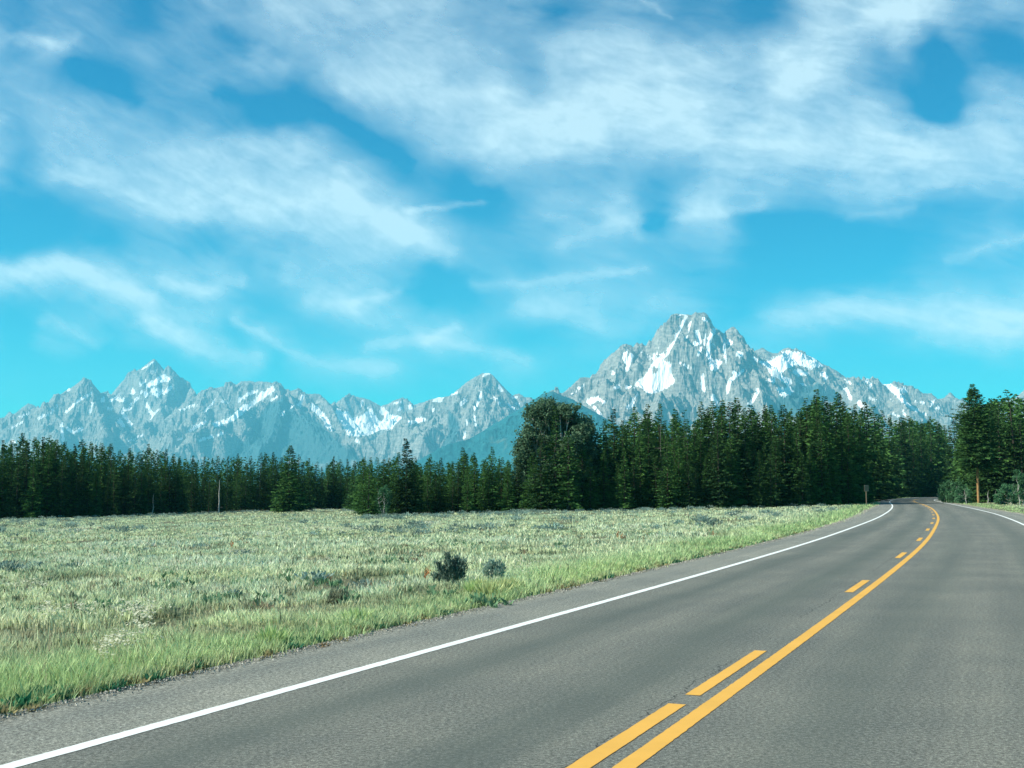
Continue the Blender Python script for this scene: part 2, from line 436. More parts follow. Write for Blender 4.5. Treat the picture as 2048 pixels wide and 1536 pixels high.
class Range:
    """height field on a fan-shaped plan grid, the upper envelope of ridges with falling flanks"""
    def __init__(self, px0, px1, km0, km1, rows, seed, slope=1.15, pxstep=1.0, teeth=26):
        self.teeth = teeth
        self.u = (np.arange(px0, px1, pxstep) - 1024) / 2391.0
        self.Y = np.linspace(km0, km1, rows) * 1000
        self.H = np.full((rows, len(self.u)), -60.0)
        self.U, self.YY = np.meshgrid(self.u, self.Y); self.X = self.U * self.YY
        self.rg = np.random.default_rng(seed); self.seed = seed; self.slope = slope
        w = 34.0; a = 150.0
        self.Xw = self.X + w * fbm(self.X / a, self.YY / a, 4, seed) + 60 * fbm(self.X / 620, self.YY / 620, 2, seed + 5)
        self.Yw = self.YY + w * fbm(self.X / a, self.YY / a, 4, seed + 9) + 60 * fbm(self.X / 620, self.YY / 620, 2, seed + 6)
    def seg(self, a, b, warp=True, slope=None, floor=-60):
        s = slope or self.slope
        reach = (max(a[2], b[2]) - floor) / s * 1.05
        y0, y1 = min(a[1], b[1]) - reach, max(a[1], b[1]) + reach
        r0, r1 = np.searchsorted(self.Y, [y0, y1]); r1 = min(r1, len(self.Y))
        if r1 <= r0: return
        ym = max(self.Y[r0], 1)
        x0, x1 = min(a[0], b[0]) - reach, max(a[0], b[0]) + reach
        us = [x0 / self.Y[r0], x0 / self.Y[r1 - 1], x1 / self.Y[r0], x1 / self.Y[r1 - 1]]
        c0, c1 = np.searchsorted(self.u, [min(us), max(us)])
        if c1 <= c0: return
        sl = (slice(r0, r1), slice(c0, c1))
        X, Y = (self.Xw[sl], self.Yw[sl]) if warp else (self.X[sl], self.YY[sl])
        dx, dy = b[0] - a[0], b[1] - a[1]; L2 = dx * dx + dy * dy + 1e-6
        t = np.clip(((X - a[0]) * dx + (Y - a[1]) * dy) / L2, 0, 1)
        d = np.hypot(X - a[0] - t * dx, Y - a[1] - t * dy)
        h = a[2] + t * (b[2] - a[2]) - s * d
        np.maximum(self.H[sl], h, out=self.H[sl])
    def ridge(self, P, slope=None, kids=2, gap=260, drop=0.62, warp=False, jag=0, front_only=False, minlen=150):
        P = densify(P, 32 if not warp else 110)
        if not warp:
            d_ = np.arange(len(P)) * 32.0; tooth = ridged(d_ / 170, d_ * 0 + self.seed, 4, self.seed + 3) - 0.45
            P[:, 2] += np.where((np.arange(len(P)) > 0), self.teeth * tooth, 0)
        if jag:
            P[1:-1, 2] += self.rg.normal(0, jag, len(P) - 2)
        for a, b in zip(P[:-1], P[1:]): self.seg(a, b, warp, slope)
        if kids <= 0: return
        d = 0; nxt = self.rg.uniform(0.3, 1) * gap; side = 1
        for a, b in zip(P[:-1], P[1:]):
            v = (b - a)[:2]; L = np.hypot(*v)
            if L < 1e-3: continue
            d += L
            while d > nxt:
                nxt += gap * self.rg.uniform(0.55, 1.4); side = -side
                v1 = v / L; perp = np.array([-v1[1], v1[0]]) * side
                down = v1 if b[2] < a[2] else -v1
                k = self.rg.uniform(0.15, 0.75) * (1 if abs(b[2] - a[2]) / L > 0.15 else self.rg.choice([-1, 1]))
                di = perp + down * k; di /= np.hypot(*di)
                z0 = a[2] - self.rg.uniform(5, 25); dr = drop * self.rg.uniform(0.8, 1.2)
                ln = min((z0 + 30) / dr, gap * self.rg.uniform(2.2, 5.5)) * (0.55 if kids == 1 else 1)
                if ln < minlen: continue
                n = max(2, int(ln / 130)); q = [np.array([a[0], a[1], z0])]
                ang = math.atan2(di[1], di[0]); z = z0
                for i in range(n):
                    ang += self.rg.normal(0, 0.16)
                    fac = 1.25 - 0.5 * i / n
                    z -= dr * fac * ln / n + abs(self.rg.normal(0, 6))
                    q.append(np.array([q[-1][0] + math.cos(ang) * ln / n, q[-1][1] + math.sin(ang) * ln / n, z]))
                self.ridge(q, slope, kids - 1, gap * 0.55, drop * 1.02, True, 4, minlen=70)
    def finish(self, name, crest_rows, mat, snow_fn, forest_fn, rough=1.0):
        H = self.H; s = self.seed
        amp = np.clip((H - 60) / 500, 0, 1) * rough
        # no noise right on the skyline: fade with the height missing to the column's own skyline
        el = H / self.YY; top = el.max(0, keepdims=True)
        gapm = (top - el) * self.YY
        fade = np.clip(gapm / 90, 0.16, 1)
        rr = ridged(self.X / 330, self.YY / 330, 6, s + 31)
        r2 = ridged(self.X / 95 + fbm(self.X / 300, self.YY / 300, 2, s), self.YY / 150, 5, s + 51)
        f1 = fbm(self.X / 42, self.YY / 42, 4, s + 71, 0.6)
        fac = ridged(self.X / 900 + 0.5 * self.YY / 900, self.YY / 1500, 3, s + 91)
        H = H + amp * fade * (270 * (fac - 0.42) + 120 * (rr - 0.42) + 34 * (r2 - 0.42)) + amp * np.clip(fade * 1.3, 0.35, 1) * (22 * f1 + 9 * fbm(self.X / 19, self.YY / 19, 2, s + 85))
        self.H2 = H
        n, m = H.shape
        # photo pixel of each vertex: where snow and forest lie on these slopes
        e = (H - CAM_H) / self.YY; u = self.U
        c, q = math.cos(PITCH), math.sin(PITCH)
        yv = (e * c - q) / (c + e * q)
        F = c - yv * q
        PX = 1024 + u * F * 2400; PY = 768 - yv * 2400
        gx = np.gradient(H, axis=1) / np.gradient(self.X, axis=1); gy = np.gradient(H, axis=0) / np.gradient(self.YY, axis=0)
        slope = np.hypot(gx, gy)
        def blur(A, k):
            for ax in (0, 1):
                cs = np.cumsum(np.pad(A, [(k + 1, k) if i == ax else (0, 0) for i in (0, 1)], 'edge'), axis=ax)
                A = (np.take(cs, range(2 * k + 1, cs.shape[ax]), ax) - np.take(cs, range(0, cs.shape[ax] - 2 * k - 1), ax)) / (2 * k + 1)
            return A
        conc = blur(H, 4) - H
        snow = snow_fn(PX, PY, H, conc, slope, self.X, self.YY)
        forest = forest_fn(PX, PY, H, conc, slope, self.X, self.YY)
        i = np.arange(n - 1)[:, None] * m; j = np.arange(m - 1)[None]
        f = np.stack([i + j, i + j + 1, i + m + j + 1, i + m + j], -1)
        keep = (np.maximum.reduce([H[:-1, :-1], H[1:, :-1], H[:-1, 1:], H[1:, 1:]]) > -20)
        f = f[keep]
        V = np.c_[self.X.ravel(), self.YY.ravel(), H.ravel()]
        used = np.zeros(len(V), bool); used[f.ravel()] = True
        remap = np.cumsum(used) - 1
        me = mesh_from(name, V[used], remap[f], mat, False, fattrs={'snow': snow.ravel()[used], 'forest': forest.ravel()[used]})
        o = obj(name, me); tag(o, kind='structure'); return o

def R1(p): return (p[0] * 0.3418, 680 + p[1] * 0.3418)
def R2(p): return (600 + p[0] * 0.3174, 680 + p[1] * 0.3174)
def R3(p): return (1050 + p[0] * 0.293, 600 + p[1] * 0.293)
def R4(p): return (1450 + p[0] * 0.292, 640 + p[1] * 0.292)

def poly_sd(PX, PY, poly):
    """positive inside, in pixels (approx. signed distance)"""
    poly = np.array(poly, float); inside = np.zeros(PX.shape, bool); d = np.full(PX.shape, 1e9)
    for (x0, y0), (x1, y1) in zip(poly, np.roll(poly, -1, 0)):
        cond = ((y0 > PY) != (y1 > PY)) & (PX < (x1 - x0) * (PY - y0) / (y1 - y0 + 1e-9) + x0)
        inside ^= cond
        L2 = (x1 - x0) ** 2 + (y1 - y0) ** 2 + 1e-9
        t = np.clip(((PX - x0) * (x1 - x0) + (PY - y0) * (y1 - y0)) / L2, 0, 1)
        d = np.minimum(d, np.hypot(PX - x0 - t * (x1 - x0), PY - y0 - t * (y1 - y0)))
    return np.where(inside, d, -d)
def line_sd(PX, PY, pts, w):
    d = np.full(PX.shape, 1e9)
    if len(pts) == 1: return w / 2 - np.hypot(PX - pts[0][0], PY - pts[0][1])
    for (x0, y0), (x1, y1) in zip(pts[:-1], pts[1:]):
        L2 = (x1 - x0) ** 2 + (y1 - y0) ** 2 + 1e-9
        t = np.clip(((PX - x0) * (x1 - x0) + (PY - y0) * (y1 - y0)) / L2, 0, 1)
        d = np.minimum(d, np.hypot(PX - x0 - t * (x1 - x0), PY - y0 - t * (y1 - y0)))
    return w / 2 - d

SNOW3P = [[(880,375),(940,370),(975,350),(985,370),(960,385),(950,415),(985,425),(1000,450),(995,480),(1000,520),(1030,550),(1000,580),(950,610),(860,640),(810,620),(780,590),(745,600),(765,560),(800,540),(840,490),(860,440)],
 [(1030,108),(1080,95),(1085,100),(1035,115)], [(1255,400),(1300,410),(1350,420),(1320,460),(1280,480),(1255,440)], [(400,690),(500,650),(510,670),(450,720)],
 [(1640,440),(1720,410),(1790,355),(1850,375),(1930,385),(1990,410),(2048,460),(1990,430),(1900,412),(1870,440),(1800,445),(1750,435),(1700,455),(1680,480)],
 [(1820,490),(1880,475),(1940,500),(1900,520),(1850,510)], [(1750,360),(1800,360),(1870,380),(1880,430),(1790,430),(1750,410)]]
SNOW3H = [[(875,450),(940,470),(910,500),(870,510)]]
SNOW3L = [([(1105,110),(1070,180),(1030,250),(990,330),(960,380)],13),([(1290,205),(1255,290),(1250,370),(1270,440),(1300,470)],22),([(1180,215),(1190,290),(1160,300)],22),
 ([(1200,330),(1180,370)],18),([(1380,290),(1405,292)],24),([(510,680),(540,700)],16),([(690,350),(680,400),(700,440)],20),([(730,380),(700,450),(690,470)],24),([(600,500)],24),([(640,590),(620,600)],18),
 ([(1210,520),(1215,600),(1225,620)],20),([(1490,480),(1440,520),(1400,550),(1380,640)],15),([(1450,370),(1475,372)],26),([(1280,660),(1300,700)],24),([(1590,620),(1560,670),(1540,710)],20),
 ([(740,700),(710,730)],22),([(470,730),(530,800)],15),([(365,605),(400,590)],11),([(310,640),(350,625)],10),([(1660,450),(1700,510),(1800,562)],32),([(1660,545),(1700,555)],14),([(1720,610),(1810,640)],16),
 ([(1735,640),(1790,655)],12),([(1800,600)],26),([(1560,390),(1600,420),(1640,440)],11),([(1890,570),(1915,580)],10),([(1230,240),(1225,300)],8),([(1130,150),(1100,260)],6),([(1360,240),(1370,420)],5),
 ([(690,600),(720,590)],14),([(780,640),(740,670)],9),([(1060,430),(1130,460)],5),([(1220,130),(1240,145)],14),([(1420,490),(1440,510)],22),([(1950,400),(2030,450)],14),([(2030,500),(2048,530)],26)]
SNOW4L = [([(1120,450),(1180,500),(1220,550)],30),([(1180,480),(1240,490)],14),([(970,415)],26),([(1000,440),(990,470)],12),([(820,410),(860,435)],9),([(830,470),(860,540)],18),([(920,570),(950,600)],25),
 ([(1240,570),(1320,620)],16),([(1300,550),(1360,560)],14),([(1410,590),(1440,540)],9),([(1340,630),(1380,650)],10),([(1540,675),(1565,678)],10),([(680,360),(700,390)],14),([(470,490),(390,470),(380,520)],10),
 ([(300,410),(330,425)],14),([(1080,440),(1110,445)],10),([(1160,470),(1230,470)],9),([(1130,540),(1150,550)],8),([(1440,610),(1470,600)],8),([(1220,620),(1240,660)],8),([(1000,540),(1030,545)],5),([(1150,640),(1190,660)],7)]
SNOW1L = [([(860,270),(960,215),(980,230)],25),([(700,350),(720,352)],20),([(720,410),(770,400)],14),([(720,430),(770,500)],14),([(700,470),(720,500)],20),([(860,380),(890,430)],15),([(600,350)],24),([(630,400),(650,402)],14),
 ([(530,310),(440,370),(390,420)],12),([(340,380),(290,430),(230,460)],9),([(540,370),(530,420)],12),([(130,480),(60,520)],7),([(400,290)],16),([(360,500),(370,590)],15),([(90,600),(70,590)],12),
 ([(1500,300),(1440,320),(1400,350)],15),([(1590,290),(1500,350)],26),([(1500,350),(1400,430),(1340,470),(1260,495)],24),([(1200,480),(1110,530)],14),([(1250,360),(1200,420)],9),([(1300,550),(1170,590)],12),
 ([(1770,330),(1750,380)],12),([(1830,390),(1900,460),(1930,510)],24),([(1980,420),(2048,540)],30),([(1150,380),(1050,410)],8),([(780,300)],26),([(1000,280),(960,310)],15),([(850,240),(820,260)],10),([(900,130),(830,170)],6),
 ([(640,360),(700,330)],6),([(1070,570),(1040,585)],9),([(820,330),(760,380)],7),([(930,400),(880,460)],6),([(480,520),(430,540),(400,520)],14),([(1300,360),(1340,365)],9),([(170,430),(120,450)],5),([(750,590),(840,555)],9),
 ([(1650,440),(1660,420)],12),([(1620,330),(1590,350)],10),([(1700,400),(1720,380)],7)]
SNOW1P = [[(890,275),(960,290),(930,330),(890,320)],[(820,300),(880,310),(850,340)],[(960,215),(985,235),(900,270),(860,268)]]
SNOW2P = [[(230,445),(300,450),(330,490),(370,490),(430,440),(450,430),(470,480),(510,510),(540,480),(620,475),(640,490),(600,530),(580,560),(500,570),(430,600),(350,610),(290,560),(270,500)]]
SNOW2L = [([(100,430),(150,490)],26),([(700,520),(780,500)],20),([(515,440),(545,470)],32),([(880,370)],34),([(840,380),(900,360)],14),([(1040,380),(1020,400)],22),([(1150,225),(1200,205)],12),([(1250,290),(1270,320)],18),([(835,435)],22),
 ([(1310,400),(1360,440)],10),([(1040,490),(1060,540)],10),([(1100,480),(1110,540)],7),([(690,410),(700,430)],16),([(600,400),(640,390)],9),([(20,360),(0,420)],13),([(355,630),(375,650)],18),([(1340,360),(1365,362)],13),
 ([(1040,580),(1035,620)],9),([(1150,330),(1100,440)],5),([(990,330),(960,340)],6),([(1220,360),(1260,400)],6),([(400,380),(380,420)],8),([(450,370),(490,400)],6),([(160,540),(200,570)],10),([(640,430),(610,450)],9),([(1360,400),(1390,405)],6)]
SNOW = ([[(1528,724),(1552,714),(1577,700),(1600,706),(1628,716),(1646,732),(1625,737),(1598,730),(1575,736),(1562,748),(1545,742)]] + [[R3(p) for p in q] for q in SNOW3P] + [[R1(p) for p in q] for q in SNOW1P] + [[R2(p) for p in q] for q in SNOW2P])
SNOWL = ([([R3(p) for p in q], w * .293) for q, w in SNOW3L] + [([R4(p) for p in q], w * .292) for q, w in SNOW4L] +
         [([R1(p) for p in q], w * .3418) for q, w in SNOW1L] + [([R2(p) for p in q], w * .3174) for q, w in SNOW2L])
HOLES = [[R3(p) for p in q] for q in SNOW3H]

def snow_fn(PX, PY, H, conc, slope, X, Y):
    sd = np.full(PX.shape, -99.0)
    vis = (PY < 935) & (PY > 600)
    n = fbm(X / 55, Y / 75, 4, 77, 0.6); n2 = fbm(X / 210, Y / 210, 3, 99)
    nb_ = fbm(X[vis] / 120 + 7, Y[vis] / 120, 3, 81)
    px, py = PX[vis] + 3 * n[vis] + 2 * nb_, PY[vis] + 2.5 * n2[vis] + 2.5 * n[vis]; s = np.full(px.shape, -99.0)
    def apply(fn, pts, pad, add=True):
        a = np.array(pts); m = (px > a[:, 0].min() - pad) & (px < a[:, 0].max() + pad) & (py > a[:, 1].min() - pad) & (py < a[:, 1].max() + pad)
        if m.any():
            v = fn(px[m], py[m]); s[m] = np.maximum(s[m], v) if add else np.minimum(s[m], -v)
    for q in SNOW: apply(lambda a, b: poly_sd(a, b, q), q, 6)
    for q, w_ in SNOWL: apply(lambda a, b: line_sd(a, b, q, max(w_ * 1.2, 3.2)), q, 8 + w_)
    for q in HOLES: apply(lambda a, b: poly_sd(a, b, q), q, 0, False)
    sd[vis] = s
    traced = np.clip(0.5 + (sd + 0.3 + 4.0 * n) * 0.42, 0, 1)
    # thin snow left in creases, more the higher it lies
    cr = np.clip((conc - 5.0) / 5, 0, 1) * np.clip((H - 620) / 700, 0, 1) * np.clip((n2 + 0.12) * 4, 0, 1)
    ledge = np.clip((n - 0.15) * 5, 0, 1) * np.clip((H - 700) / 700, 0, 1) * np.clip((1.15 - slope) * 3, 0, 1) * np.clip((n2 + 0.05) * 4, 0, 1)
    return np.maximum(traced, np.maximum(cr * 0.50, ledge * 0.30))

FORESTP = [([R3(p) for p in [(1730,655),(1850,570),(1950,575),(2000,560),(2048,600),(2048,800),(1700,800),(1690,720)]]),
           ([R2(p) for p in [(0,420),(130,530),(250,640),(330,700),(400,760),(0,800)]]),
           ([R2(p) for p in [(930,430),(1010,520),(990,600),(960,700),(900,760),(850,780),(940,560)]]),
           ([R1(p) for p in [(1560,380),(1660,330),(1730,420),(1850,520),(1990,680),(1500,740),(1300,720),(1450,560)]])]
def forest_fn(PX, PY, H, conc, slope, X, Y):
    n = fbm(X / 260, Y / 260, 5, 123, 0.6)
    f = np.clip((430 - H + 260 * n) / 160, 0, 1)
    for q in FORESTP:
        a = np.array(q); m = (PX > a[:, 0].min() - 10) & (PX < a[:, 0].max() + 10) & (PY > a[:, 1].min() - 10) & (PY < a[:, 1].max() + 10)
        if m.any(): f[m] = np.maximum(f[m], np.clip(0.5 + (poly_sd(PX[m], PY[m], q) + 9 * n[m]) * 0.2, 0, 1) * 0.85)
    return f
def rock_material(name, hi, lo, wood, grass):
    M = Mat(name); co = M.coords('Object')
    mp = M.node('ShaderNodeMapping'); mp.inputs['Scale'].default_value = (0.006, 0.006, 0.02); M.l.new(co, mp.inputs['Vector'])
    strat = M.noise(2.2, 6, 0.65, mp.outputs[0])
    fine = M.noise(0.045, 5, 0.7, co)
    c = M.mix(M.ramp(strat, [(0.32, (0, 0, 0)), (0.66, (1, 1, 1))]), lo, hi)
    c = M.mix(0.6, c, M.ramp(fine, [(0.32, (0.55, 0.57, 0.58)), (0.5, (1, 1, 1)), (0.68, (1.45, 1.42, 1.38))]), 'MULTIPLY')
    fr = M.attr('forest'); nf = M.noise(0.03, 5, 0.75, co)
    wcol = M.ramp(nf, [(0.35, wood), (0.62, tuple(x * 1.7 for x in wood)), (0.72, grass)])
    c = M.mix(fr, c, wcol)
    sn = M.attr('snow'); ns = M.noise(0.03, 5, 0.7, co)
    sf = M.math('ADD', sn, M.math('MULTIPLY', M.math('SUBTRACT', ns, 0.5), 0.5))
    sf = M.ramp(sf, [(0.47, (0, 0, 0)), (0.57, (1, 1, 1))])
    c = M.mix(sf, c, (0.88, 0.86, 0.84))
    M.color(c); M.b.inputs['Roughness'].default_value = 0.95; M.b.inputs['Specular IOR Level'].default_value = 0.05
    return M.m
ROCK = rock_material('mountain_rock', (0.37, 0.35, 0.305), (0.14, 0.14, 0.135), (0.015, 0.060, 0.072), (0.08, 0.15, 0.12))  # wood colour bluer than the trees, some distance haze put into it

# --- the far range: left group and the central peaks
far = Range(-320, 1330, 13.2, 22.2, 400, 5, slope=1.10)
P = lambda L, km: [pt(x, y, km if not callable(km) else km(x)) for x, y in L]
teewinot = [(-420,930),(-300,905),(-200,890),(-100,872),(0,846),(40,832),(79,819),(92,812),(113,793),(137,777),(150,771),(164,762),(176,759),(186,772),(197,789),(206,803)]
far.ridge(P(teewinot, 17.6), kids=2, gap=420)
far.ridge([pt(206,803,17.6),pt(224,832,17.3),(pt(246,868,16.9)),pt(268,905,16.5),pt(280,930,16.2)], kids=2, gap=330)
far.ridge([pt(164,764,17.6),pt(150,800,17.1),pt(128,850,16.6),pt(118,900,16.1)], kids=1, gap=300)
far.ridge([pt(186,774,17.6),pt(190,815,17.2),pt(205,870,16.7),pt(208,920,16.2)], kids=1, gap=300)
nez = [(-300,860),(-150,870),(-60,862),(0,841),(20,830),(38,825),(44,815),(56,807),(68,809),(79,819),(110,850)]
far.ridge(P(nez, 20.6), kids=1, gap=420)
grand = [(190,800),(197,788),(212,784),(220,791),(227,789),(239,770),(247,768),(258,750),(267,744),(273,746),(284,736),(301,723),(309,718),(316,724),(326,740),(331,739),(337,736),(345,742),(359,757),(367,761),(373,764),(379,779),(390,793),(400,805),(420,830)]
far.ridge(P(grand, 19.6), kids=2, gap=430, slope=1.3)
far.ridge([pt(337,737,19.6),pt(342,775,19.1),pt(330,815,18.6),pt(318,850,18.1),pt(300,885,17.6)], kids=2, gap=330)
far.ridge([pt(273,748,19.6),pt(262,785,19.2),pt(236,820,18.6),pt(250,850,18.2)], kids=1, gap=330)
far.ridge([pt(376,775,19.6),pt(372,810,19.1),pt(352,840,18.6)], kids=1, gap=330)
cath = [(375,812),(390,793),(403,784),(415,779),(431,777),(448,776),(463,765),(473,770),(482,763),(502,761),(511,764),(520,762),(530,765),(542,770),(551,766),(561,774),(581,781),(588,779),(596,775),(605,783),(626,791),(639,791),(653,803),(663,810)]
far.ridge(P(cath, 18.2), kids=2, gap=420)
far.ridge([pt(415,780,18.2),pt(400,812,17.7),pt(360,850,17.0),pt(330,885,16.4),pt(300,920,16.0)], kids=2, gap=330)
far.ridge([pt(551,767,18.2),pt(535,795,17.8),pt(513,817,17.4),pt(480,835,17.0),pt(444,851,16.6),pt(395,872,16.1),pt(342,892,15.7),pt(320,915,15.4)], kids=2, gap=300)
far.ridge([pt(551,767,18.2),pt(562,805,17.4),pt(552,845,16.8),pt(528,890,16.1),pt(515,925,15.7)], kids=1, gap=300)
far.ridge([pt(561,775,18.2),pt(592,817,17.3),pt(622,847,16.7),pt(655,880,16.2),pt(690,915,15.8)], kids=2, gap=300)
far.ridge([pt(641,791,18.2),pt(660,812,17.8),pt(682,839,17.3),pt(695,867,16.9),pt(720,895,16.5),pt(745,925,16.1)], kids=1, gap=300)
cirq = [(655,806),(663,810),(672,806),(684,801),(698,794),(708,793),(720,796),(730,797),(743,802),(762,813),(775,809),(790,802),(803,799),(813,802),(825,810),(835,808),(850,803)]
far.ridge(P(cirq, 19.2), kids=1, gap=480)
far.ridge([pt(730,797,19.2),pt(728,822,18.9),pt(716,840,18.7)], kids=0); far.ridge([pt(803,800,19.2),pt(792,825,18.9),pt(780,838,18.7)], kids=0)
stj = [(830,812),(848,804),(858,798),(870,794),(892,790),(905,785),(921,774),(936,761),(949,753),(965,745),(978,743.5),(984,746),(990,758),(1003,769),(1013,777),(1021,788),(1033,787),(1044,788),(1052,794),(1060,795),(1075,806),(1095,830),(1120,860)]
far.ridge(P(stj, 15.9), kids=2, gap=330)
far.ridge([pt(905,786,15.9),pt(880,815,15.8),pt(850,838,15.7),pt(806,858,15.6),pt(740,875,15.5),pt(700,892,15.4)], kids=2, gap=260)
far.ridge([pt(968,746,15.9),pt(958,790,15.4),pt(935,830,14.9),pt(905,870,14.5),pt(880,905,14.2)], kids=2, gap=260)
far.ridge([pt(990,760,15.9),pt(1000,800,15.4),pt(985,845,14.9),pt(960,880,14.5),pt(940,915,14.2)], kids=2, gap=260)
far.ridge([pt(921,775,15.9),pt(905,815,15.4),pt(872,850,15.0),pt(845,890,14.6),pt(830,925,14.3)], kids=2, gap=260)
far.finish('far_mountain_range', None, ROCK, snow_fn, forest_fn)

# --- the wooded foothill in front
FOOT = rock_material('wooded_hill', (0.15, 0.19, 0.15), (0.10, 0.13, 0.11), (0.014, 0.080, 0.092), (0.08, 0.20, 0.16))  # wood colour brightened and blued: haze in front of the hill painted into it
foot = Range(760, 1420, 8.0, 12.6, 240, 21, slope=0.62, pxstep=1.5, teeth=5)
fh = [(700,1010),(780,975),(830,950),(880,925),(903,910),(950,880),(1000,850),(1050,815),(1075,797),(1086,789.5),(1105,782),(1121,789.5),(1140,797),(1160,808),(1180,824),(1200,850),(1222,880),(1250,920),(1290,960)]
foot.ridge(P(fh, 10.6), kids=1, gap=520, drop=0.42)
foot.ridge([pt(1105,783,10.6),pt(1095,830,10.1),pt(1070,880,9.6),pt(1050,920,9.2)], kids=1, gap=400, drop=0.4)
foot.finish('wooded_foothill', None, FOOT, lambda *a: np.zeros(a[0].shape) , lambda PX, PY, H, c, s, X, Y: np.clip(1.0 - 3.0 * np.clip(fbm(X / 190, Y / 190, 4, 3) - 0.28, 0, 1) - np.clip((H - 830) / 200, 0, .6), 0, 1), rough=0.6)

# --- the big peak on the right and the peaks behind it
big = Range(1020, 2440, 9.6, 15.4, 380, 40, slope=1.25)
mor = [(1105,815),(1118,795),(1126,787.5),(1138,773),(1153,760),(1167,751),(1179,752),(1182,753),(1185,747),(1191,748),(1205,735),(1220,719),(1232,705),(1240,694),(1252,686),(1261,689),(1267,692),(1270,688),(1274,686),(1279,688),(1284,685),(1289,690),(1292,691),(1296,688),(1299,681),(1302,684),(1305,683),(1314,670),(1325,656),(1337,644),(1343,634),(1355,631),(1366,628),(1376,629),(1384,631),(1391,628),(1399,632),(1410,637),(1421,647),(1428,660),(1437,660),(1448,669),(1454,661.5),(1463,658),(1472,661.5),(1484,672),(1489,688),(1492,701)]
big.ridge(P(mor, 12.2), kids=2, gap=300, slope=1.7, drop=0.8)
big.ridge([pt(1492,701,12.2),pt(1503,735,11.9),pt(1518,775,11.5),pt(1530,815,11.0),pt(1540,860,10.5)], kids=2, gap=210)
big.ridge([pt(1252,687,12.2),pt(1236,725,11.9),pt(1222,765,11.5),pt(1205,805,11.1),pt(1190,850,10.7)], kids=2, gap=210)
big.ridge([pt(1290,692,12.2),pt(1276,730,11.9),pt(1264,758,11.7),pt(1262,790,11.4),pt(1250,830,11.0),pt(1240,870,10.6)], kids=2, gap=200)
big.ridge([pt(1391,629,12.2),pt(1385,680,11.9),pt(1372,725,11.7),pt(1366,758,11.5),pt(1345,785,11.2),pt(1325,812,10.9),pt(1312,850,10.5)], kids=2, gap=200)
big.ridge([pt(1421,648,12.2),pt(1410,700,11.9),pt(1412,750,11.6),pt(1425,795,11.2),pt(1432,850,10.7)], kids=2, gap=200)
big.ridge([pt(1463,659,12.2),pt(1462,705,11.95),pt(1470,750,11.6),pt(1482,795,11.2),pt(1495,850,10.7)], kids=2, gap=200)
big.ridge([pt(1138,774,12.2),pt(1150,810,11.7),pt(1165,845,11.2)], kids=1, gap=260)
bey = [(1470,730),(1485,712),(1497,703),(1501,701),(1513,698),(1526,695),(1535,699),(1546,703),(1555,707),(1566,700),(1575.5,697),(1592,702.5),(1608,707),(1631,716),(1654,730.5),(1675,748),(1689,758),(1695,755),(1710,761),(1720,762),(1730,759),(1748,763),(1765,768.5),(1780,770),(1789,766),(1803,771),(1821,780),(1832.5,779),(1847,784.5),(1862,786),(1870.5,793),(1897,795),(1914,798),(1926,803.5),(1950,813),(1985,810),(2005,801),(2030,794),(2048,779),(2100,762),(2200,770),(2350,800)]
big.ridge(P(bey, 14.0), kids=2, gap=380, slope=1.05, drop=0.5)
big.ridge([pt(1577,698,14.0),pt(1560,740,13.3),pt(1545,775,12.8),pt(1560,810,12.2)], kids=1, gap=330)
big.ridge([pt(1654,731,14.0),pt(1650,765,13.4),pt(1630,800,12.8),pt(1600,830,12.3)], kids=1, gap=330)
big.ridge([pt(1695,756,14.0),pt(1715,790,13.3),pt(1730,830,12.5)], kids=2, gap=300)
big.ridge([pt(1789,767,14.0),pt(1805,800,13.3),pt(1820,840,12.5)], kids=2, gap=300)
big.ridge([pt(1650,800,12.4),pt(1600,812,12.0),pt(1560,830,11.6),pt(1540,860,11.2)], kids=0, slope=0.6)
big.finish('great_mountain', None, ROCK, snow_fn, forest_fn)

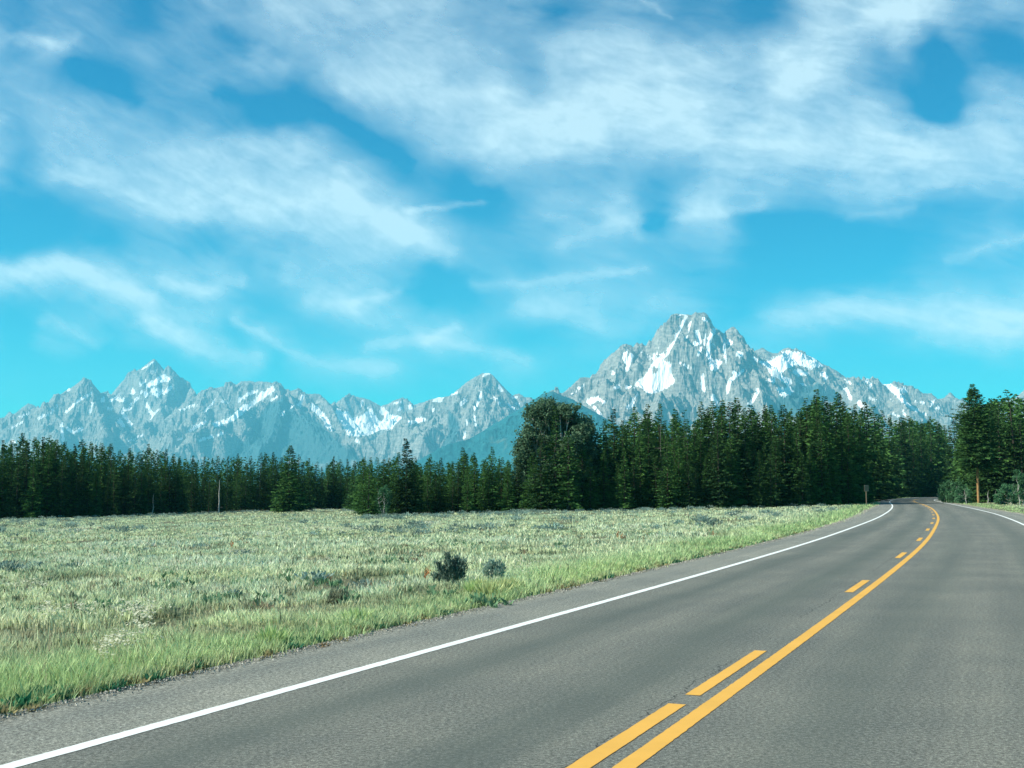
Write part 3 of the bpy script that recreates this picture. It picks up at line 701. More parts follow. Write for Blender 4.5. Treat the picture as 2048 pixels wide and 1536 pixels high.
# ---------------------------------------------------------------- high cirrus sheet
ROWS = [
 "233213446666664"+"4" + "4234322127788645",
 "3533433344555666" [:0] + "3533433445556665" + "4677765577745121",
 "4310233333677766" + "4678876698632035",
 "4554433200246778" + "8999987776662156",
 "3555567666312568" + "8886788888888777",
 "2566677777652214" + "4444346655677766",
 "1135678888877311" + "4556266543443223",
 "0011332445677643" + "3444344100001234",
 "5665555344554123" + "3444322100112333",
 "1235555323565213" + "5554542134555666",
 "0332454232234542" + "1233222333223455",
 "1000012313343223" + "4222111211111111",
 "1100001111111111" + "1111111111111111",
]
STROKES = [([(0,545),(150,538),(220,572),(290,600)],24,.28),([(330,560),(400,580),(480,562)],16,.22),([(90,640),(110,634),(200,680)],12,.12),([(280,640),(380,690),(510,715)],18,.25),
 ([(480,640),(570,700),(640,725),(780,735)],15,.22),([(740,690),(850,685),(900,655)],12,.2),([(850,685),(950,700),(1060,715)],14,.2),([(590,545),(650,600),(720,620)],24,.2),([(720,600),(805,588)],10,.15),
 ([(965,400),(900,410),(820,420)],9,.25),([(700,390),(780,450),(900,510)],30,.22),([(100,350),(200,375),(350,430)],20,.15),([(1560,632),(1700,615),(1850,618),(2060,635)],24,.2),
 ([(1850,660),(2060,672)],30,.15),([(1350,440),(1400,430),(1530,425)],12,.18),([(1700,440),(1830,420)],9,.12),([(950,572),(1100,562),(1290,545)],12,.18),([(1040,600),(1180,640)],22,.12),
 ([(1900,522),(2000,490),(2060,478)],10,.15),([(1270,-10),(1345,36)],5,.15),([(1130,485),(1270,440),(1285,462)],22,.16),([(40,80),(100,100),(150,82)],14,.22),([(500,130),(560,140)],18,.15),
 ([(0,85),(60,60)],8,.05),([(700,175),(900,190),(1050,180)],16,.12),([(430,60),(480,100)],20,-.2),([(150,130),(280,200)],16,-.2),([(590,200),(700,255),(820,330)],13,-.28),([(440,180),(540,210)],12,-.2),
 ([(1870,80),(1915,140),(1880,215)],30,-.18),([(1820,190),(1875,250)],26,-.15),([(2020,60),(2050,130)],40,-.15),([(1480,440),(1700,470)],30,-.15),([(1310,445),(1340,440)],16,-.25),([(930,370),(990,380)],20,-.2),([(1120,30),(1020,8)],10,-.1),
 ([(800,590),(860,600)],25,-.15),([(1380,130),(1480,100),(1560,105)],12,.1),([(1560,150),(1650,160)],30,.1),([(1760,30),(1840,20)],25,.15)]
def build_clouds():
    px = np.arange(-400, 2450, 2.6); py = np.arange(-200, 905, 2.6)
    PX, PY = np.meshgrid(px, py)
    G = np.array([[int(c) for c in (r + r[-1] * 32)[:32]] for r in ROWS], float) / 9
    n1 = fbm(PX / 260, PY / 170, 4, 201); n2 = fbm(PX / 260 + 9, PY / 170, 4, 215)
    n3 = fbm(PX / 60, PY / 30, 4, 331, .6); n4 = fbm(PX / 60 + 5, PY / 30, 4, 351, .6)
    wx = PX + 46 * n1 + 12 * fbm(PX / 50, PY / 40, 3, 230); wy = PY + 30 * n2 + 7 * fbm(PX / 45, PY / 30, 3, 240)
    gx = np.clip((wx - 32) / 64, -0.49, 31.49); gy = np.clip((wy - 32) / 64, -0.49, 12.49)
    gx = np.where(wx < 32, (32 - wx) / 64, gx); gx = np.where(wx > 2016, np.maximum(31 - (wx - 2016) / 64, 0), gx); gx = np.clip(gx, 0, 31)
    gy = np.where(gy < 0, 0, gy); gy = np.clip(gy, 0, 12)
    def cub(t):
        return np.stack([-.5*t+t*t-.5*t**3, 1-2.5*t*t+1.5*t**3, .5*t+2*t*t-1.5*t**3, -.5*t*t+.5*t**3])
    x0 = np.floor(gx).astype(int); y0 = np.floor(gy).astype(int); wxx = cub(gx - x0); wyy = cub(gy - y0)
    D = 0
    for a in range(4):
        for b in range(4):
            D = D + G[np.clip(y0 + a - 1, 0, 12), np.clip(x0 + b - 1, 0, 31)] * wyy[a] * wxx[b]
    for pts, w_, a in STROKES:
        sd = line_sd(wx * .7 + PX * .3 + 14 * n3, wy * .7 + PY * .3 + 9 * n4, pts, 0)
        D = D + a * (1.35 if pts[0][1] > 380 else 1.0) * np.exp(-(sd / w_) ** 2)
    # fibres follow the drift of the streaks: down to the right, flatter on the right
        q = 0
    for a_, wgt in ((math.radians(29), np.clip(1 - (PX - 500) / 900, 0, 1)), (math.radians(10), np.clip((PX - 500) / 900, 0, 1))):
        U = PX * math.cos(a_) + PY * math.sin(a_) + 60 * n2; V = -PX * math.sin(a_) + PY * math.cos(a_) + 40 * n1
        q = q + wgt * (0.6 * fbm(U / 240, V / 34, 5, 260, 0.6) + 0.55 * fbm(U / 90, V / 22, 4, 280, 0.6))
    puff = fbm(PX / 70 + n1, PY / 42 + n2, 5, 300, 0.6)
    D = D + (0.07 + 0.26 * np.clip(D, 0, 0.8)) * q + 0.27 * np.clip(D, 0.05, 1) * puff
    D = D + 0.16 * (D - 0.45)
    D = D - 0.04; D = np.clip(0.5 * (D + np.sqrt(D * D + 0.0012)), 0, 1.05)
    D = D * (0.84 + 0.16 * np.clip((PY - 560) / 100, 0, 1))
    ALT = 9000.0
    u, e = ray(PX, PY)
    e = np.maximum(e, 0.018)
    Y = (ALT - CAM_H) / e; X = u * Y
    # keep far part on a gently sinking shell
    Z = np.full(X.shape, ALT)
    n, m = X.shape
    i = np.arange(n - 1)[:, None] * m; j = np.arange(m - 1)[None]
    f = np.stack([i + j, i + m + j, i + m + j + 1, i + j + 1], -1).reshape(-1, 4)
    M = Mat('cirrus'); M.n.remove(M.b)
    den = M.attr('cover')
    tr = M.node('ShaderNodeBsdfTransparent'); tl = M.node('ShaderNodeBsdfTranslucent'); df = M.node('ShaderNodeBsdfDiffuse')
    tl.inputs['Color'].default_value = (0.64, 0.735, 0.76, 1); df.inputs['Color'].default_value = (0.5, 0.6, 0.7, 1)
    mx = M.node('ShaderNodeMixShader'); mx.inputs[0].default_value = 0.12
    M.l.new(tl.outputs[0], mx.inputs[1]); M.l.new(df.outputs[0], mx.inputs[2])
    m2 = M.node('ShaderNodeMixShader'); M.l.new(den, m2.inputs[0]); M.l.new(tr.outputs[0], m2.inputs[1]); M.l.new(mx.outputs[0], m2.inputs[2])
    M.l.new(m2.outputs[0], M.out.inputs['Surface'])
    me = mesh_from('clouds', np.c_[X.ravel(), Y.ravel(), Z.ravel()], f, M.m, True, fattrs={'cover': np.clip(D, 0, 1) ** 1.3 * 0.84})
    tag(obj('clouds', me), kind='structure')
build_clouds()

# ---------------------------------------------------------------- haze
def build_haze():
    x0, x1, y0, y1, z0, z1 = -26000, 26000, -9000, 24000, -80, 2260
    V = [(x, y, z) for z in (z0, z1) for y in (y0, y1) for x in (x0, x1)]
    F = [(0, 2, 3, 1), (4, 5, 7, 6), (0, 1, 5, 4), (2, 6, 7, 3), (0, 4, 6, 2), (1, 3, 7, 5)]
    m = bpy.data.materials.new('haze_air'); m.use_nodes = True; n = m.node_tree.nodes; n.remove(n['Principled BSDF'])
    v = n.new('ShaderNodeVolumePrincipled'); v.inputs['Color'].default_value = (0.20, 0.77, 1.0, 1)
    v.inputs['Density'].default_value = 4.3e-5; v.inputs['Anisotropy'].default_value = 0.0
    m.node_tree.links.new(v.outputs[0], n['Material Output'].inputs['Volume'])
    m.cycles.homogeneous_volume = True
    tag(obj('haze', mesh_from('haze', V, F, m)), 'thin pale blue air haze over the whole valley', 'haze', kind='stuff')
build_haze()

# ---------------------------------------------------------------- trees
def foliage_mat(name, dark, light, trans=0.25, rnd=0.35):
    M = Mat(name); co = M.coords('Object'); oi = M.node('ShaderNodeObjectInfo')
    n = M.noise(0.9, 4, 0.7, co)
    c = M.mix(M.ramp(n, [(0.35, (0, 0, 0)), (0.65, (1, 1, 1))]), dark, light)
    v = M.math('ADD', 1 - rnd / 2, M.math('MULTIPLY', oi.outputs['Random'], rnd))
    vm = M.node('ShaderNodeCombineColor'); M.l.new(v, vm.inputs[0]); M.l.new(v, vm.inputs[1]); M.l.new(M.math('ADD', 0.75, M.math('MULTIPLY', oi.outputs['Random'], 0.5)), vm.inputs[2])
    c = M.mix(1.0, c, vm.outputs[0], 'MULTIPLY')
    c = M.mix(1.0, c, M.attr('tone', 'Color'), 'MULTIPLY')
    M.color(c); M.b.inputs['Roughness'].default_value = 0.85; M.b.inputs['Specular IOR Level'].default_value = 0.08
    tl = M.node('ShaderNodeBsdfTranslucent'); M.l.new(c, tl.inputs['Color'])
    mx = M.node('ShaderNodeMixShader'); mx.inputs[0].default_value = trans
    M.l.new(M.b.outputs[0], mx.inputs[1]); M.l.new(tl.outputs[0], mx.inputs[2]); M.l.new(mx.outputs[0], M.out.inputs['Surface'])
    return M.m
def bark_mat(name, a, b):
    M = Mat(name); co = M.coords('Object')
    mp = M.node('ShaderNodeMapping'); mp.inputs['Scale'].default_value = (6, 6, 1.2); M.l.new(co, mp.inputs['Vector'])
    n = M.noise(2.0, 5, 0.7, mp.outputs[0]); M.color(M.mix(M.ramp(n, [(0.35, (0, 0, 0)), (0.65, (1, 1, 1))]), a, b)); M.bump(n, 0.6, 0.03)
    return M.m
NEEDLE = foliage_mat('conifer_needles', (0.015, 0.050, 0.020), (0.062, 0.135, 0.036), 0.14, 0.85)
LEAF = foliage_mat('broad_leaves', (0.028, 0.080, 0.040), (0.17, 0.27, 0.17), 0.3)
SHRUBLEAF = foliage_mat('shrub_leaves', (0.05, 0.14, 0.06), (0.10, 0.22, 0.11), 0.3)
SAGELEAF = foliage_mat('sage_leaves', (0.10, 0.15, 0.12), (0.20, 0.26, 0.20), 0.2)
BARK = bark_mat('conifer_bark', (0.03, 0.025, 0.02), (0.09, 0.075, 0.06))
GREYBARK = bark_mat('grey_dead_bark', (0.08, 0.075, 0.065), (0.20, 0.19, 0.17))
PBARK = bark_mat('orange_pine_bark', (0.22, 0.12, 0.05), (0.45, 0.27, 0.12))
GBARK = bark_mat('pale_bark', (0.30, 0.29, 0.25), (0.60, 0.58, 0.52))

def tube(path, radii, sides=7):
    path = np.array(path, float); V = []; F = []
    for i, p in enumerate(path):
        t = path[min(i + 1, len(path) - 1)] - path[max(i - 1, 0)]; t /= np.linalg.norm(t) + 1e-9
        a = np.cross(t, [0.3, 0.9, 0.1]); a /= np.linalg.norm(a) + 1e-9; b = np.cross(t, a)
        for k_ in range(sides):
            q = 2 * math.pi * k_ / sides; V.append(p + radii[i] * (math.cos(q) * a + math.sin(q) * b))
    for i in range(len(path) - 1):
        for k_ in range(sides):
            F.append((i * sides + k_, i * sides + (k_ + 1) % sides, (i + 1) * sides + (k_ + 1) % sides, (i + 1) * sides + k_))
    return np.array(V), np.array(F)
def join(parts):
    V = []; F = []; n = 0
    for v, f in parts: V.append(v); F.append(f + n); n += len(v)
    return np.vstack(V), np.vstack(F)

def conifer_meshes(seed, H=12.0, rad=1.9, base=0.06, shape=0.85, dens=1.0, ragged=0.3, dead=0.0, lean=0.0, spray=1.0, trunk_r=0.16):
    """crown of many needle sprays along drooping boughs in whorls, and a trunk with its bare twigs"""
    g = np.random.default_rng(seed)
    tr = [np.array([0, 0, -0.4])]; nseg = 7
    bx, by = g.normal(0, lean, 2)
    for i in range(1, nseg + 1):
        t = i / nseg; tr.append(np.array([bx * t * t + 0.08 * g.normal() * t, by * t * t + 0.08 * g.normal() * t, H * 0.985 * t]))
    tr = np.array(tr)
    rd = trunk_r * (1 - np.linspace(0, 1, nseg + 1) ** 1.2 * 0.93)
    trunk = [tube(tr, rd, 7)]
    S = []; D = []; W = []; LN = []; UP = []; TN = []
    z = base * H
    lobes = g.uniform(0, 6.28, 4)
    while z < H * 0.995:
        t = (z / H - base) / (1 - base)
        prof = min((1 - t) ** shape, (1 - t) * 1.75 + 0.02) * (0.75 + 0.25 * min(1, t * 6)) + 0.012
        nb = int(round((5.5 + 4.5 * g.random()) * dens)) if t < 0.93 else 5
        cx = np.interp(z, tr[:, 2], tr[:, 0]); cy = np.interp(z, tr[:, 2], tr[:, 1])
        for _ in range(nb):
            az = g.uniform(0, 6.283)
            L = rad * prof * (1 + ragged * g.normal() * 0.6 * min(1, (1 - t) * 1.6)) * (1 + 0.22 * math.sin(az * 2 + lobes[0] + z * 0.7) + 0.15 * math.sin(az * 3 + lobes[1] + z * 1.3))
            if L < 0.12: L = 0.12
            if g.random() < dead:
                p = [np.array([cx, cy, z]), np.array([cx + math.cos(az) * L * .6, cy + math.sin(az) * L * .6, z + g.uniform(-.15, .25)])]
                trunk.append(tube(p, [0.022, 0.006], 3)); continue
            up = 0.34 * t - 0.10 + g.normal() * 0.08            # upper boughs rise, lower ones droop
            nsp = max(3, int(L / 0.105 * spray))
            fr = (np.arange(nsp) + g.random(nsp)) / nsp; fr = 0.12 + 0.88 * fr
            droop = -0.22 * (1 - t) * fr ** 1.6 * L
            px_ = cx + math.cos(az) * L * fr; py_ = cy + math.sin(az) * L * fr
            pz_ = z + up * L * fr + droop + 0.10 * L * fr ** 3
            side = g.choice([-1, 1], nsp) * g.uniform(0.25, 1.1, nsp)
            a2 = az + side
            wloc = 0.5 * L * np.sin(np.pi * np.clip(fr, 0, 1)) * 0.35 * g.random(nsp)
            px_ = px_ + np.cos(az + 1.57 * np.sign(side)) * wloc; py_ = py_ + np.sin(az + 1.57 * np.sign(side)) * wloc
            S.append(np.c_[px_, py_, pz_]); D.append(np.c_[np.cos(a2), np.sin(a2), g.normal(0.05, 0.22, nsp)])
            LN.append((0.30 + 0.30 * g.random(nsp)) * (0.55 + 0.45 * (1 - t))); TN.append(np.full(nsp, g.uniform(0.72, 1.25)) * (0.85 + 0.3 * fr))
        z += (0.17 + 0.12 * g.random()) * (1 if t < 0.85 else 0.65) / max(dens, .5) * 1.15
    S = np.vstack(S); D = np.vstack(D); D /= np.linalg.norm(D, axis=1)[:, None]; LN = np.concatenate(LN); TN = np.concatenate(TN)
    n = len(S)
    UPv = np.cross(D, g.normal(0, 1, (n, 3)) + np.array([0, 0, 0.3])); UPv /= np.linalg.norm(UPv, axis=1)[:, None] + 1e-9
    wd = LN * g.uniform(0.28, 0.5, n)
    tip = S + D * LN[:, None]
    mid = S + D * (LN * 0.4)[:, None]
    V = np.stack([S - D * (LN * .15)[:, None], mid + UPv * wd[:, None] * .5, tip, mid - UPv * wd[:, None] * .5], 1)
    V[:, 2, 2] -= LN * 0.12
    F = np.arange(n * 4).reshape(n, 4)
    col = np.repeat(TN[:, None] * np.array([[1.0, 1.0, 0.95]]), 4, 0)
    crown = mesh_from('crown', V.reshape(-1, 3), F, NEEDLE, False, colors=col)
    tv, tf = join(trunk)
    trunk_me = mesh_from('trunk', tv, tf, BARK, True)
    return crown, trunk_me

PROTO = []   # (crown mesh, trunk mesh, natural height)
specs = [dict(rad=2.1, shape=0.95, base=0.02), dict(rad=2.4, shape=0.75, base=0.03, ragged=0.4), dict(rad=1.95, shape=0.9, base=0.04, ragged=0.25),
         dict(rad=2.3, shape=0.6, base=0.06, ragged=0.45, dens=0.85), dict(rad=2.2, shape=0.55, base=0.08, ragged=0.5, dens=0.8, dead=0.05, lean=0.25),
         dict(rad=2.2, shape=0.7, base=0.05, ragged=0.5, lean=0.15), dict(rad=2.2, shape=0.75, base=0.03, ragged=0.35), dict(rad=1.9, shape=0.8, base=0.07, ragged=0.4, dens=0.9),
         dict(rad=2.1, shape=0.5, base=0.10, ragged=0.6, dens=0.7, dead=0.12, lean=0.2), dict(rad=2.2, shape=1.0, base=0.02, ragged=0.3)]
for i, sp in enumerate(specs):
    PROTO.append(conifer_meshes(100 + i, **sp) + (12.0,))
SPARSE = conifer_meshes(301, rad=1.3, shape=0.5, base=0.3, dens=0.42, dead=0.5, ragged=0.6) + (12.0,)
LONE = conifer_meshes(302, rad=2.7, shape=0.85, base=0.01, dens=1.25, ragged=0.3) + (12.0,)
LAYERED = conifer_meshes(303, rad=2.5, shape=0.92, base=0.01, dens=1.15, ragged=0.45) + (12.0,)
TALLPINE = conifer_meshes(304, H=16.5, rad=2.9, shape=0.5, base=0.30, dens=1.7, ragged=0.45, dead=0.04, lean=0.7, trunk_r=0.20) + (16.5,)
TALLPINE[1].materials.clear(); TALLPINE[1].materials.append(PBARK)

def ground_z(x, y): return float(terrain(np.array([x]), np.array([y]))[0])
def plant(proto, px, d, top=None, height=None, name='conifer', wide=1.0, rz=None, dz=0.0):
    u, e0 = ray(px, 1000); y = d; x = float(u) * d
    zg = ground_z(x, y) + dz
    if height is None:
        _, et = ray(px, top); height = CAM_H + float(et) * y - zg
    s = height / proto[2]
    rt = empty(name, (x, y, zg), random.uniform(0, 6.28) if rz is None else rz, (s * wide, s * wide, s))
    obj('crown', proto[0], rt); obj('trunk', proto[1], rt)
    return rt

EDGE = [(-400, 180), (-300, 182), (0, 186), (130, 190), (300, 212), (420, 236), (520, 262), (700, 268), (712, 232), (724, 150), (760, 141), (880, 144), (1000, 148), (1100, 150), (1400, 149), (1600, 152), (1690, 160), (1740, 172), (1780, 205), (1800, 300), (1850, 345), (1890, 345), (1905, 210), (1925, 185), (2048, 168), (2400, 160)]
ex, ed = zip(*EDGE)
def edge(px): return float(np.interp(px, ex, ed))
SKYL = [(-330,868),(-290,880),(-255,862),(-215,876),(-180,885),(-150,868),(-110,874),(-70,880),(-35,872),(3,878),(22,880),(43,866),(65,873),(84,873),(96,870),(109,878),(128,883),(147,889),(161,878),(178,883),(200,885),(220,887),(236,899),(256,895),(276,902),(294,887),(313,900),(330,897),(344,908),(357,911),(384,910),(407,912),(434,911),(454,912),(473,906),(499,911),(519,905),(530,904),(545,904),(562,914),(595,909),(617,916),(629,921),(642,933),(655,926),(666,912),(680,918),(694,916),(708,921),(727,912),(740,915),(755,915),(767,918),(778,916),(797,904),
 (830,913),(841,924),(860,908),(882,916),(905,921),(927,894),(949,904),(967,918),(984,893),(1003,915),(1016,920),(1034,915),(1184,880),(1208,837),(1229,817),(1246,840),(1268,815),(1284,832),(1299,808),(1331,840),(1345,835),(1355,818),(1377,838),(1392,842),(1407,804),(1418,815),(1428,802),(1447,798),(1462,803),(1478,795),(1492,815),(1507,808),(1518,822),(1533,808),(1545,809),(1558,826),(1571,809),(1584,817),(1602,818),(1616,795),(1628,800),(1638,777),(1651,792),(1662,806),(1672,786),(1684,783),(1701,799),(1714,806),(1725,820),(1736,803),(1754,809),(1771,821),(1783,830),(1806,834),(1825,830),(1846,841),(1865,831),(1882,841),(1894,849),(1913,833),(1930,825),(1986,795),(2003,790),(2034,776),(2062,800),(2090,790),(2120,805),(2160,785),(2200,800),(2250,790),(2300,800)]
sk = sorted(SKYL); skx, sky_ = zip(*sk)
def skyline(px): return float(np.interp(px, skx, sky_))

LAND = [(0, 'the left edge of the photo'), (176, 'the sharp leftmost peak'), (309, 'the tallest left peak'), (438, 'the white dead trunk'), (590, 'the lone forward conifer'), (712, 'the small clearing'),
        (812, 'the layered spruce'), (978, 'the middle peak'), (1172, 'the cottonwood clump'), (1305, 'the snow triangle'), (1385, 'the great summit'), (1463, 'the rounded shoulder peak'), (1576, 'the snowy dome peak'),
        (1733, 'the small roadside sign'), (1800, 'the far road bend'), (1957, 'the orange trunked pine'), (2048, 'the right edge of the photo')]
ORD = ['first', 'second', 'third', 'fourth', 'fifth', 'sixth', 'seventh', 'eighth', 'ninth', 'tenth', 'eleventh', 'twelfth', 'thirteenth', 'fourteenth', 'fifteenth', 'sixteenth', 'seventeenth', 'eighteenth', 'nineteenth', 'twentieth'] + ['twenty-' + w_ for w_ in ('first', 'second', 'third', 'fourth', 'fifth', 'sixth', 'seventh', 'eighth', 'ninth')] + ['thirtieth']
def zone(px):
    for lim, g_ in ((560, 'conifers in the forest wall at the left'), (725, 'conifers of the far forest wall behind the clearing'), (1060, 'conifers left of the cottonwood clump'),
                    (1500, 'conifers right of the cottonwood clump'), (1790, 'conifers beside the road bend'), (1905, 'conifers at the far end of the road'), (9999, 'conifers behind the right verge')):
        if px < lim: return g_
conifers = 0
spots = []
for px, top in SKYL:
    if px < 725 and px > -320 or px >= 725:
        spots.append((px, edge(px) + random.uniform(1, 9), top + random.uniform(-1, 1), 'skyline'))
# front and inner trees under the skyline, until about 290 stand
def fill(p0, p1, step, dmin, dmax, tmin, tmax):
    p = p0
    while p < p1:
        q = p + random.uniform(-.4, .4) * step
        spots.append((q, edge(q) + random.uniform(dmin, dmax), skyline(q) + random.uniform(tmin, tmax), 'front row')); p += step
fill(-120, 560, 12.5, -2, 3, 12, 50)
fill(560, 725, 15, -2, 4, 6, 30)
fill(725, 1040, 18, -1, 5, 12, 45)
fill(1180, 1780, 13, -3, 3, 25, 100)
fill(1190, 1770, 26, 5, 14, 8, 40)
fill(1700, 1790, 16, -4, 6, 25, 80)
fill(1795, 1900, 13, -45, 8, 5, 60)
fill(1905, 2120, 18, 2, 10, 12, 60)
# a conifer must not stand on the road
def on_road(px, d):
    u, _ = ray(px, 1000); la_, _ = lateral([float(u) * d], [d]); return -8.5 < la_[0] < 7.5
keep = []
for px, d, top, row in spots:
    t_ = 0
    while on_road(px, d) and t_ < 40: d += 3; t_ += 1
    keep.append((px, d, top, row))
spots = sorted(keep)
count = {}
for px, d, top, row in spots:
    pi = random.randrange(len(PROTO))
    wd = random.uniform(0.8, 1.15) * (0.84 if px < 560 else 0.95 if px < 1060 else 0.92)
    t = plant(PROTO[pi], px, d, top, wide=wd)
    lm = [l for l in LAND if l[0] <= px]; lm = lm[-1][1] if lm else 'beyond the left edge'
    kk = count[(row, lm)] = count.get((row, lm), -1) + 1
    tag(t, '%s %s conifer rightwards from %s' % (ORD[min(kk, 29)], row, lm), 'conifer', zone(px)); conifers += 1
print('conifers', conifers)

# forest behind, one mass
def forest_mass():
    VS = []; N = 0; FS = []; CS_ = []
    base = []
    for k_ in (0, 3, 5, 8):
        me = PROTO[k_][0]; n = len(me.vertices); v = np.zeros(n * 3, np.float32); me.vertices.foreach_get('co', v); v = v.reshape(-1, 4, 3)
        g = np.random.default_rng(k_); sel = g.random(len(v)) < 0.13; v = v[sel]
        c0 = v.mean(1, keepdims=True); v = c0 + (v - c0) * 2.2
        base.append(v)
    g = np.random.default_rng(77); n = 0
    pts = []
    for i in range(1120):
        px = g.uniform(-420, 2330) if i < 1000 else g.uniform(1740, 2000); d = edge(px) + 10 + g.random() ** 1.3 * (60 if px < 1780 or px > 1905 else 90)
        top = skyline(px) + g.uniform(6, 34) * (1 if 1060 < px < 1760 else .5)
        if on_road(px, d): continue
        pts.append((px, d, top))
    for px, d, top in pts:
        u, _ = ray(px, 1000); x = float(u) * d; zg = ground_z(x, d); _, et = ray(px, top); h = CAM_H + float(et) * d - zg
        b = base[g.integers(4)]; s = h / 12; a = g.uniform(0, 6.28); w_ = s * g.uniform(.7, 1.0) * (.8 if px < 560 else .95)
        v = b.reshape(-1, 3)
        q = np.c_[(v[:, 0] * math.cos(a) - v[:, 1] * math.sin(a)) * w_ + x, (v[:, 0] * math.sin(a) + v[:, 1] * math.cos(a)) * w_ + d, v[:, 2] * s + zg]
        VS.append(q); CS_.append(np.full((len(q), 3), g.uniform(.7, 1.1)))
    V = np.vstack(VS); F = np.arange(len(V)).reshape(-1, 4)
    print('forest faces', len(F))
    tag(obj('forest', mesh_from('forest', V, F, NEEDLE, False, colors=np.vstack(CS_))), 'dense dark conifer forest filling in behind the front trees of the meadow edge', 'forest', kind='stuff')
forest_mass()

# trees one can pick out
t = plant(LONE, 578, 213, 890, wide=1.15); tag(t, 'lone bushy dark conifer standing forward of the far forest wall in the meadow', 'conifer')
t = plant(LAYERED, 812, 142, 877, wide=1.05); tag(t, 'layered spruce with a pointed top taller than its neighbours left of the cottonwood clump', 'conifer')
t = plant(PROTO[4], 737, 131, 930, wide=1.5); tag(t, 'low spreading conifer at the tip of the small wood on the meadow edge', 'conifer')
t = plant(PROTO[7], 1320, 156, 806, wide=.8); t['label'] = 'narrow conifer with thin grey top beside the sparse dead tree'; t['category'] = 'conifer'
t = plant(SPARSE, 1372, 152, 820, wide=1.0); tag(t, 'thin half dead conifer with bare grey twigs on the forest skyline under the big peak', 'conifer')
t = plant(TALLPINE, 1957, 171, 768, wide=1.0, rz=0.6); tag(t, 'tallest pine right of the road with an orange trunk bare near the ground', 'pine tree')
t = plant(PROTO[6], 1978, 180, 835, wide=1.2); tag(t, 'full dark conifer directly behind the orange trunked pine', 'conifer')
t = plant(PROTO[3], 1697, 158, 905, wide=1.25); tag(t, 'leaning conifer with a bare black trunk foot at the forest corner nearest the sign', 'conifer')
t = plant(PROTO[2], 1112, 146, 812, wide=0.95); tag(t, 'dark conifer growing up through the middle of the pale cottonwood clump', 'conifer')
t = plant(PROTO[2], 1165, 148, 880, wide=1.2); tag(t, 'shorter dark conifer at the right foot of the cottonwood clump', 'conifer')
t = plant(PROTO[0], 1082, 146, 868, wide=1.0); tag(t, 'mid height dark conifer against the left half of the cottonwood clump', 'conifer')
t = plant(PROTO[7], 1137, 145, 862, wide=1.1); tag(t, 'mid height dark conifer against the right half of the cottonwood clump', 'conifer')
t = plant(PROTO[5], 1068, 147, 905, wide=1.2); tag(t, 'small dark conifer at the left foot of the cottonwood clump', 'conifer')

# broad-leaved trees
def leafy(seed, H, lobes, leaf=0.16, n=14000, mat=None, bark=None, trunk_r=0.18, stems=1):
    g = np.random.default_rng(seed); parts = []; pts = []
    for s_ in range(stems):
        a = g.uniform(0, 6.28); off = 0.5 * (stems > 1)
        b0 = np.array([math.cos(a) * off, math.sin(a) * off, -0.3]); top = np.array([math.cos(a) * off * 3, math.sin(a) * off * 3, H * g.uniform(.78, .9)])
        path = [b0 + (top - b0) * t + g.normal(0, 0.12, 3) * (t > 0) for t in np.linspace(0, 1, 7)]
        parts.append(tube(path, trunk_r * (1 - np.linspace(0, .88, 7)), 7)); pts.append(path)
    L = []
    for (cx, cy, cz, r) in lobes:
        path0 = pts[g.integers(len(pts))]; st = path0[int(np.clip((cz / H) * 6 - 1, 1, 5))]
        c = np.array([cx, cy, cz]); m_ = (st + c) / 2 + g.normal(0, .15, 3); m_[2] -= 0.15
        parts.append(tube([st, m_, c], [trunk_r * .35, trunk_r * .2, trunk_r * .06], 5))
        for q in range(5):
            e_ = c + g.normal(0, r * .45, 3); parts.append(tube([m_ * .4 + c * .6, e_], [trunk_r * .12, .01], 3))
        k_ = int(n * r ** 2 / sum(l[3] ** 2 for l in lobes))
        d = g.normal(0, 1, (k_, 3)); d /= np.linalg.norm(d, axis=1)[:, None]
        # leaf clumps gather near the lobe's outside, with gaps
        cl = g.normal(0, 1, (max(4, int(9 * r * r + 6)), 3)); cl /= np.linalg.norm(cl, axis=1)[:, None]
        pick = cl[g.integers(len(cl), size=k_)]
        p = c + (pick * g.uniform(.45, 1.0, (k_, 1)) + g.normal(0, 0.19, (k_, 3))) * r * np.array([1, 1, 1.15])
        L.append(p)
    Pn = np.vstack(L); k_ = len(Pn)
    a = g.normal(0, 1, (k_, 3)); a /= np.linalg.norm(a, axis=1)[:, None]; b = np.cross(a, g.normal(0, 1, (k_, 3))); b /= np.linalg.norm(b, axis=1)[:, None]
    s = leaf * g.uniform(.6, 1.3, (k_, 1))
    V = np.stack([Pn - a * s, Pn + b * s * .6, Pn + a * s, Pn - b * s * .6], 1).reshape(-1, 3)
    V[:, 2] = np.maximum(V[:, 2], 0.02)
    col = np.repeat(g.uniform(.7, 1.35, (k_, 1)) * np.array([[1, 1, 1]]), 4, 0)
    cm = mesh_from('crown', V, np.arange(k_ * 4).reshape(-1, 4), mat or LEAF, False, colors=col)
    v, f = join(parts); tm = mesh_from('trunk', v, f, bark or GBARK, True)
    return cm, tm, H
def lobes_col(seed, H, R0, n, z0=0.2, top_bias=0.0, squash=1):
    g = np.random.default_rng(seed); o = []
    for i in range(n):
        z = H * (z0 + (0.93 - z0) * (i + .5) / n); t = z / H
        rr = R0 * math.sin(math.pi * (0.18 + 0.74 * t)) ** .6
        a = g.uniform(0, 6.28); r = g.uniform(.28, .42) * R0
        o.append((math.cos(a) * (rr - r * .8) , math.sin(a) * (rr - r * .8) * squash, z, r))
    return o
cw = leafy(11, 13.5, lobes_col(1, 13.5, 3.4, 52, .15), .15, 40000, trunk_r=.26, stems=2)
t = plant(cw, 1090, 152, 800, wide=1.12); tag(t, 'tall pale green cottonwood forming the left half of the round clump in the forest edge', 'cottonwood')
